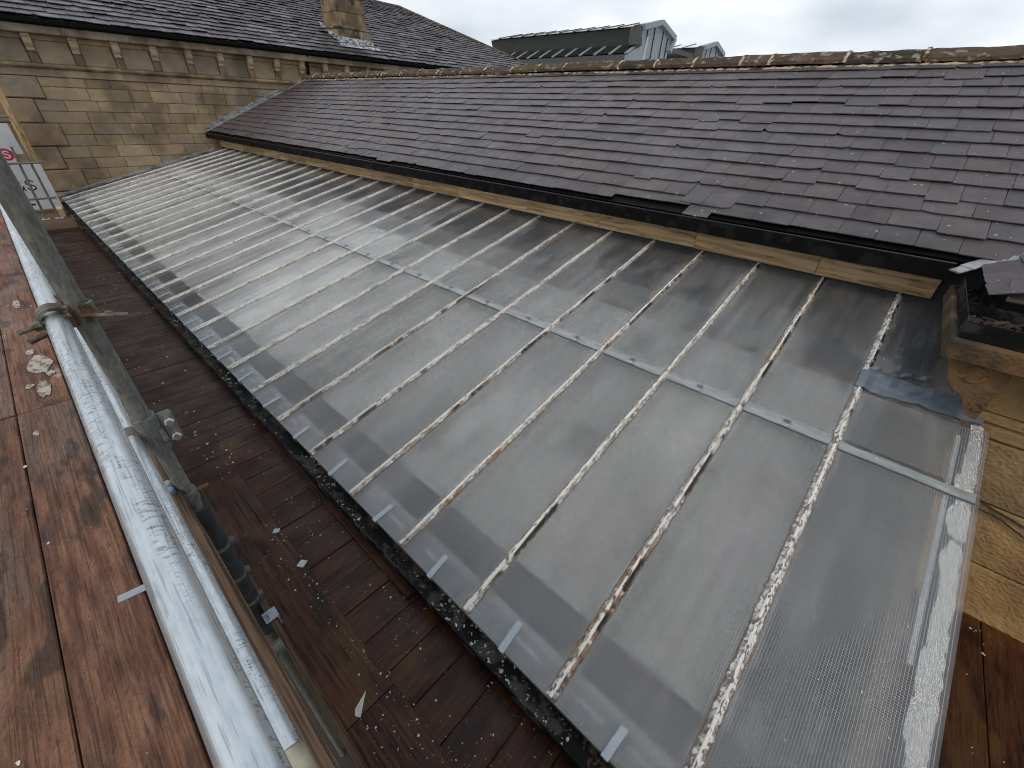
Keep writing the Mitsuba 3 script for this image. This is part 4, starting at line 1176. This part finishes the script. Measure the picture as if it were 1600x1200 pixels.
Xu = xu(-0.502)
CPK = coupler('tube_coupler', 'rusty coupler clamping the handrail to the dull upright', (Xu, 0.036, -0.502),
        ((1, 0, 0), (-0.012, 0.025, 0), None or (0, 0, 1), (0, 0.25, 0.97)), ((0, 0, 1), (0, -0.028, 0), (0, 0, 1), (0.3, -0.95, 0)))
emit(CPK + '__saddle', box(Xu - 0.03, Xu + 0.03, 0.022, 0.046, -0.535, -0.470, (0.4, 0), 0.006), 'm_coupler')
emit(CPK + '__bolt', tube_piece((Xu - 0.052, 0.135, -0.508), (Xu - 0.052, 0.030, -0.490), r=0.0062, n=10), 'm_coupler')
emit(CPK + '__bolt', tube_piece((Xu - 0.058, -0.080, -0.520), (Xu - 0.05, 0.01, -0.500), r=0.0062, n=10), 'm_coupler')
emit(CPK + '__bolt', tube_piece((Xu - 0.085, 0.125, -0.525), (Xu - 0.075, 0.080, -0.515), r=0.0075, n=10), 'm_coupler')
emit(CPK + '__nut', tube_piece((Xu - 0.054, 0.105, -0.503), (Xu - 0.053, 0.088, -0.500), r=0.0125, n=6), 'm_coupler')
emit(CPK + '__nut', tube_piece((Xu - 0.0575, -0.050, -0.513), (Xu - 0.056, -0.034, -0.509), r=0.0125, n=6), 'm_coupler')
CP2 = coupler('tube_coupler', 'grey coupler with two bright nuts where the mid rail meets the upright', (xu(-0.985), 0.036, -0.985),
        ((1, 0, 0), (0, 0.028, 0.014), (0, 0, 1), (0, -0.4, 0.9)), ((0, 0, 1), (0, -0.030, 0), (0, 0, 1), (0.6, -0.8, 0)), 'm_oldtube')
v_, f_, u_ = extrude(circle(0.0335, 28), (xu(-0.90), SY, -0.90), (xu(-1.055), SY, -1.055), up=(0, 1, 0), uvid=5)
emit(CP2 + '__sleeve', (v_, f_, u_), 'm_oldtube')
emit(CP2 + '__lug', box(xu(-0.97) - 0.016, xu(-0.97) + 0.016, -0.066, -0.022, -1.035, -0.915, (0.4, 0), 0.006), 'm_oldtube')
for zt in (-0.94, -1.01):
    emit(CP2 + '__nut', tube_piece((xu(zt) - 0.034, -0.046, zt), (xu(zt) - 0.012, -0.046, zt - 0.006), r=0.0145, n=6), 'm_chrome')
    emit(CP2 + '__nut', tube_piece((xu(zt) - 0.046, -0.046, zt + 0.001), (xu(zt) - 0.034, -0.046, zt), r=0.011, n=10), 'm_chrome')
CP3 = thing('tube_coupler', 'coupler with a flaking blue painted lug low on the upright', 'scaffold coupler')
v_, f_, u_ = extrude(circle(0.032, 28), (xu(-1.30), SY, -1.30), (xu(-1.36), SY, -1.36), up=(0, 1, 0), uvid=6)
emit(CP3 + '__band', (v_, f_, u_), 'm_oldtube')
emit(CP3 + '__lug', box(xu(-1.32) - 0.035, xu(-1.32) + 0.035, 0.035, 0.075, -1.35, -1.24, (0.5, 0), 0.006), 'm_bluepaint', label='flaking blue lug')
emit(CP3 + '__nut', tube_piece((xu(-1.32), -0.022, -1.325), (xu(-1.32), -0.062, -1.325), r=0.010, n=8), 'm_coupler')
CP4 = thing('tube_coupler', 'bright bare metal clamp on the edge plank of the lower walkway', 'scaffold coupler')
emit(CP4 + '__top_plate', box(1.62, 1.69, -0.062, 0.004, -2.270, -2.262, (0.5, 0), 0.003), 'm_clip')
emit(CP4 + '__side_plate', box(1.62, 1.69, -0.058, -0.050, -2.345, -2.2705, (0.5, 0), 0.003), 'm_clip')
emit(CP4 + '__bolt', tube_piece((1.655, -0.02, -2.262), (1.655, -0.02, -2.235), r=0.009, n=6), 'm_chrome')

# toe boards and ledgers along the two decks
v_, f_, u_ = extrude(rect(0.036, 0.22, 0.003), (-0.6, 0.041, -1.375), (9.0, 0.041, -1.375), uvid=1, seg=12, wob=0.0008)
emit('toe_board', (v_, f_, u_), 'm_oldwood', label='grainy brown toe board on edge below the mid rail', category='toe board')
v_, f_, u_ = extrude(rect(0.034, 0.20, 0.003), (-0.6, -0.029, -2.375), (1.98, -0.029, -2.375), uvid=nb_ + 5, seg=6)
emit('toe_board', (v_, f_, u_), 'm_oldwood', label='reddish brown edge plank along the dark lower walkway', category='toe board')
LX = 9

# far end of the walkway: two uprights with base plates, rails, hoarding signs, timber post
frame_labels = ['upright grey tube on a base plate at the far end, nearer the deck edge', 'upright grey tube on a base plate at the far end, beside the sandstone wall']
for (ya, yb_, lab) in ((-0.245, -0.33, frame_labels[0]), (-0.48, -0.50, frame_labels[1])):
    kk = thing('scaffold_tube', lab, 'scaffold tube')
    emit(kk + '__tube', tube_piece((15.2, ya, -2.52), (15.2, yb_, -1.02), r=0.024), 'm_oldtube')
    emit(kk + '__base_plate', box(15.10, 15.30, ya - 0.075, ya + 0.075, -2.535, -2.52, (0.5, 0), 0.004), 'm_clip')
for yb_, zr, lab in ((-0.72, -1.335, 'upper crosswise rail tube in front of the white hoarding sign'), (-0.61, -2.07, 'lower crosswise rail tube across the white hoarding sign'), (-0.54, -0.46, 'highest crosswise rail tube at the far left beside the timber post')):
    emit('scaffold_tube', tube_piece((15.12, 0.9, zr - 0.01), (15.12, yb_, zr), r=0.024), 'm_oldtube', label=lab, category='scaffold tube')
emit('scaffold_tube', tube_piece((14.0, -0.62, -3.6), (14.05, -0.66, -2.30), r=0.022), 'm_oldtube', label='short pale upright tube between the walkway end and the glass roof corner', category='scaffold tube')
SG = thing('sign_board', 'white hoarding sign with black lettering behind the far scaffold rails', 'sign')
emit(SG + '__panel', box(16.0, 16.02, -0.675, 0.9, -2.43, -1.42, (0.5, 0)), 'm_white')
tm = meshkit.text_mesh('&S', 0.23, 0.003)
tv = np.array(tm.vertices)
W_ = tv[:, 0].max()
tv = np.stack([15.999 - tv[:, 2], -0.40 + (W_ - tv[:, 0]), -2.0 + tv[:, 1]], 1)
emit(SG + '__lettering', (tv, np.array(tm.faces), const_uv(tv, 0.5)), 'm_ink', label='black letters &S')
for (y0_, y1_, z0_, z1_) in ((-0.22, -0.06, -2.33, -2.285), (-0.06, 0.02, -1.62, -1.56)):
    emit(SG + '__dash', box(15.994, 15.999, y0_, y1_, z0_, z1_, (0.5, 0)), 'm_ink')
SG2 = thing('sign_board', 'pale sign with a red round badge bearing a white S, above the hoarding sign', 'sign')
emit(SG2 + '__panel', box(16.1, 16.12, -0.33, 0.9, -1.42, -0.98, (0.5, 0)), 'm_white')
th = np.linspace(0, 2 * np.pi, 28, endpoint=False)
emit(SG2 + '__badge', prism(np.stack([0.125 * np.cos(th), 0.125 * np.sin(th)], 1), ([16.098, -0.20, -1.235], [0, -1, 0], [0, 0, 1], [-1, 0, 0]), 0.0, 0.004, (0.5, 0)), 'm_red', label='red round badge')
tm = meshkit.text_mesh('S', 0.15, 0.003, bold=True)
tv = np.array(tm.vertices); W_ = tv[:, 0].max()
tv = np.stack([16.093 - tv[:, 2], -0.20 + W_ / 2 - tv[:, 0], -1.31 + tv[:, 1]], 1)
emit(SG2 + '__lettering', (tv, np.array(tm.faces), const_uv(tv, 0.5)), 'm_white')
SG3 = thing('sign_board', 'white board with a dark band at the upper far left', 'sign')
emit(SG3 + '__panel', box(16.3, 16.32, -0.50, 0.9, -1.25, -0.62, (0.5, 0)), 'm_white')
emit(SG3 + '__band', prism([(-0.9, -1.15), (0.28, -1.15), (0.02, -0.80), (-0.9, -0.74)], ([16.299, 0, 0], [0, -1, 0], [0, 0, 1], [-1, 0, 0]), 0.0, 0.004, (0.5, 0)), 'm_ink')
v_, f_, u_ = extrude(rect(0.15, 0.13, 0.006), (16.8, -0.60, -2.9), (16.8, -0.70, 1.05), up=(0, 1, 0), uvid=33, seg=3)
emit('timber_post', (v_, f_, u_), 'm_timber', label='pale square timber post in front of the sandstone corner', category='post')
emit('timber_block', box(15.35, 15.75, -0.62, -0.50, -2.56, -2.36, (0.5, 0), 0.004), 'm_timber', label='small pale timber block behind the base plates at the far end', category='timber block')
emit('dark_plinth', box(13.93, 16.5, -0.70, 1.2, -2.72, -2.54, (0.5, 0.6)), 'm_oldwood', label='dark ledge carrying the far uprights beyond the walkway', category='ledge')

# ------------------------------------------------------------------ tape, cables, scraps, flakes
TP = thing('repair_tape', 'blue-grey tape patched across the glass beside the bay bracket', 'tape')
vN = lambda y: (Y0 - y) / GC
n = 16
xs = np.linspace(-0.235, -0.95, n)
m = MB()
lo = vN(-3.72) + 0.045 * np.linspace(0, 1, n) + rng.normal(0, 0.007, n)
hi = vN(-3.955) + 0.035 * np.linspace(0, 1, n) + rng.normal(0, 0.009, n)
hw = 0.016 + 0.006 * rng.random(n)
grid = []
for k in range(n):
    vs_ = np.linspace(lo[k], hi[k], 6)
    grid.append(G(xs[k], vs_, hw[k] + 0.018 * meshkit.noise(np.stack([vs_ * 26 + xs[k] * 9, vs_ * 0 + xs[k] * 21, vs_ * 0], -1)) + 0.028 * np.exp(-((xs[k] + 0.264) / 0.03) ** 2)))
V = np.array(grid).reshape(-1, 3)
i, j = np.meshgrid(np.arange(n - 1), np.arange(5), indexing='ij')
a = (i * 6 + j).ravel()
F = np.stack([a, a + 1, a + 7, a + 6], 1)
V2 = V - np.array([0, GS, GC]) * 0.012
F = np.vstack([F, F[:, ::-1] + len(V)])
emit(TP + '__strip', (np.vstack([V, V2]), np.vstack([F[:, [0, 1, 2]], F[:, [0, 2, 3]]]), const_uv(np.vstack([V, V2]), 0.5)), 'm_tape')
emit(TP + '__upright_strip', prism([(-0.95, vN(-3.78)), (-0.84, vN(-3.80)), (-0.72, vN(-4.30)), (-0.80, vN(-4.38))], GF, 0.014, 0.022, (0.5, 0)), 'm_tape')
n = 14
xs = np.linspace(-0.27, -0.63, n)
m = MB()
for k in range(n - 1):
    va_, vb_ = vN(-3.965 - 0.07 * k / n), vN(-3.965 - 0.07 * (k + 1) / n)
    h_ = 0.02 + 0.03 * abs(math.sin(k * 0.9)); h2 = 0.02 + 0.03 * abs(math.sin((k + 1) * 0.9))
    a0 = G(xs[k], va_, h_); a1 = G(xs[k + 1], vb_, h2); a2 = G(xs[k + 1], vb_ + 0.028, h2 + 0.012); a3 = G(xs[k], va_ + 0.028, h_ + 0.012)
    vv = np.vstack([a0, a1, a2, a3, a0 - [0, 0, .002], a1 - [0, 0, .002], a2 - [0, 0, .002], a3 - [0, 0, .002]])
    m.put((vv, np.array([[0, 1, 2], [0, 2, 3], [4, 6, 5], [4, 7, 6], [0, 4, 5], [0, 5, 1], [2, 6, 7], [2, 7, 3]]), const_uv(vv, 0.5)))
emit(TP + '__foil_edge', m, 'm_lead', label='curled silver foil edge above the tape')
for pts, lab in (([(-0.9, -3.79, -2.17), (-1.2, -3.785, -2.225), (-1.47, -3.785, -2.29), (-2.4, -3.785, -2.47)], 'upper thin black cable slung along the bay wall'),
                 ([(-0.9, -3.78, -2.27), (-1.2, -3.772, -2.275), (-1.35, -3.772, -2.295), (-1.6, -3.772, -2.40), (-2.4, -3.772, -2.62)], 'lower thin black cable crossing the bay wall')):
    emit('cable', polyline_tube(pts, 0.006), 'm_ink', label=lab, category='cable')
mm = MB()
for (px_, py_, sx_, sy_) in ((3.80, 0.335, 0.15, 0.055), (3.62, 0.30, 0.04, 0.02), (4.05, 0.36, 0.05, 0.02), (3.42, 0.345, 0.11, 0.03), (3.50, 0.40, 0.03, 0.02), (5.2, 0.36, 0.12, 0.02), (2.9, 0.42, 0.025, 0.012)):
    t = np.linspace(0, 2 * np.pi, 36, endpoint=False)
    rag = 0.65 + 0.7 * meshkit.fbm(np.stack([np.cos(t) * 2.2 + px_ * 30, np.sin(t) * 2.2, t * 0], -1), 4, 8) + rng.normal(0, 0.05, 36)
    mm.put(prism(np.stack([px_ + sx_ * np.cos(t) * rag, py_ + sy_ * np.sin(t) * rag], 1), XYZ, zdk + 0.0008, zdk + 0.0022, (0.3 * rng.random(), 0)))
emit('mortar_splash', mm, 'm_mortarsplash', kind='stuff', label='pale dried mortar splashed on the upper boards beside the handrail', category='mortar splash')
emit('paper_scrap', prism([(0, 0), (0.046, 0.006), (0.044, 0.055), (-0.004, 0.050)], ([2.075, -0.350, zl + 0.0135], [0.9, 0.43, 0], [-0.43, 0.9, 0], [0, 0, 1]), 0.0, 0.003, (0.9, 0)), 'm_white', label='small white square scrap lying on the dark walkway', category='scrap')
emit('metal_strip', prism([(0, 0), (0.085, 0.0), (0.083, 0.030), (0.0, 0.032)], ([1.52, 0.235, zdk + 0.001], [0.15, 0.99, 0], [-0.99, 0.15, 0], [0, 0, 1]), 0.0, 0.003, (0.9, 0)), 'm_clip', label='short grey metal strip on the upper boards beside the handrail', category='metal strip')
emit('metal_strip', prism([(0, 0), (0.040, 0.0), (0.042, 0.038), (0.0, 0.036)], ([2.47, -0.335, zl + 0.0135], [0.6, 0.8, 0], [-0.8, 0.6, 0], [0, 0, 1]), 0.0, 0.004, (0.4, 0)), 'm_clip', label='grey metal square on the dark walkway near the loose board', category='metal strip')
emit('wood_splinter', prism([(0, 0), (0.030, 0.004), (0.042, 0.030), (0.018, 0.115)], ([1.04, -0.130, zl + 0.014], [0.8, 0.6, 0], [0.6, -0.8, 0], [0, 0, 1]), 0.0, 0.004, (0.9, 0)), 'm_flake', label='long pale splinter on the dark walkway next to the edge plank', category='splinter')
emit('wood_splinter', prism([(0, 0), (0.012, 0.0), (0.016, 0.31), (0.006, 0.33)], ([-1.50, -2.05, -3.228], [0.9, 0.43, 0], [-0.43, -0.9, 0], [0, 0, 1]), 0.0, 0.006, (0.6, 0)), 'm_flake', label='thin stick lying on the boards right of the glass', category='splinter')


def glass_chips(n, seed, xr, vr, smin, smax):
    r = np.random.default_rng(seed)
    m = MB()
    for _ in range(n):
        s = smin + (smax - smin) * r.random() ** 3
        x_, v_ = xr[0] + (xr[1] - xr[0]) * r.random(), vr[0] + (vr[1] - vr[0]) * r.random()
        if vr[0] < 2.0 < vr[1] and False:
            continue
        kk = 4
        ang = np.sort((np.arange(kk) + 0.8 * r.random(kk)) / kk * 2 * np.pi); ro = r.random() * 6.3; el = 0.3 + 0.7 * r.random()
        px, py = s * np.cos(ang), s * el * np.sin(ang)
        poly = np.stack([x_ + px * math.cos(ro) - py * math.sin(ro), v_ + px * math.sin(ro) + py * math.cos(ro)], 1)
        h = 0.0045 if v_ < VLAP - 0.09 else 0.0135 if v_ < VLAP + 0.02 else 0.011
        m.put(prism(poly, GF, h, h + 0.001 + 0.15 * s, (r.random(), 0)))
    return m


m = glass_chips(330, 1, (-0.95, 0.35), (0.1, 4.2), 0.0015, 0.009)
for k, x in enumerate(bar_x[:14]):
    m.put(glass_chips(110 if k < 5 else 50, 10 + k, (x - 0.075, x + 0.075), (0.0, 4.4), 0.001, 0.006).out())
m.put(glass_chips(260, 71, (0.3, 4.5), (0.0, 4.3), 0.001, 0.006).out())
m.put(chips(440, (-0.6, 3.6), (-0.70, -0.06), zl + 0.001, 0.002, 0.008, seed=11, power=3.5).out())
m.put(chips(230, (-0.6, 2.6), (-0.34, -0.06), zl + 0.013, 0.002, 0.008, seed=14, power=3.5).out())
m.put(chips(260, (3.3, 12.0), (-0.70, -0.06), zl + 0.001, 0.003, 0.014, seed=12).out())
m.put(chips(170, (0.3, 8.0), (0.10, 1.3), zdk, 0.002, 0.010, seed=13, power=3.5).out())
m.put(chips(160, (-2.4, -1.1), (-3.7, -1.2), -3.23, 0.003, 0.012, seed=15).out())
emit('paint_flakes', m, 'm_flake', kind='stuff', label='white paint flakes scattered over the glass and the scaffold boards', category='paint flakes')
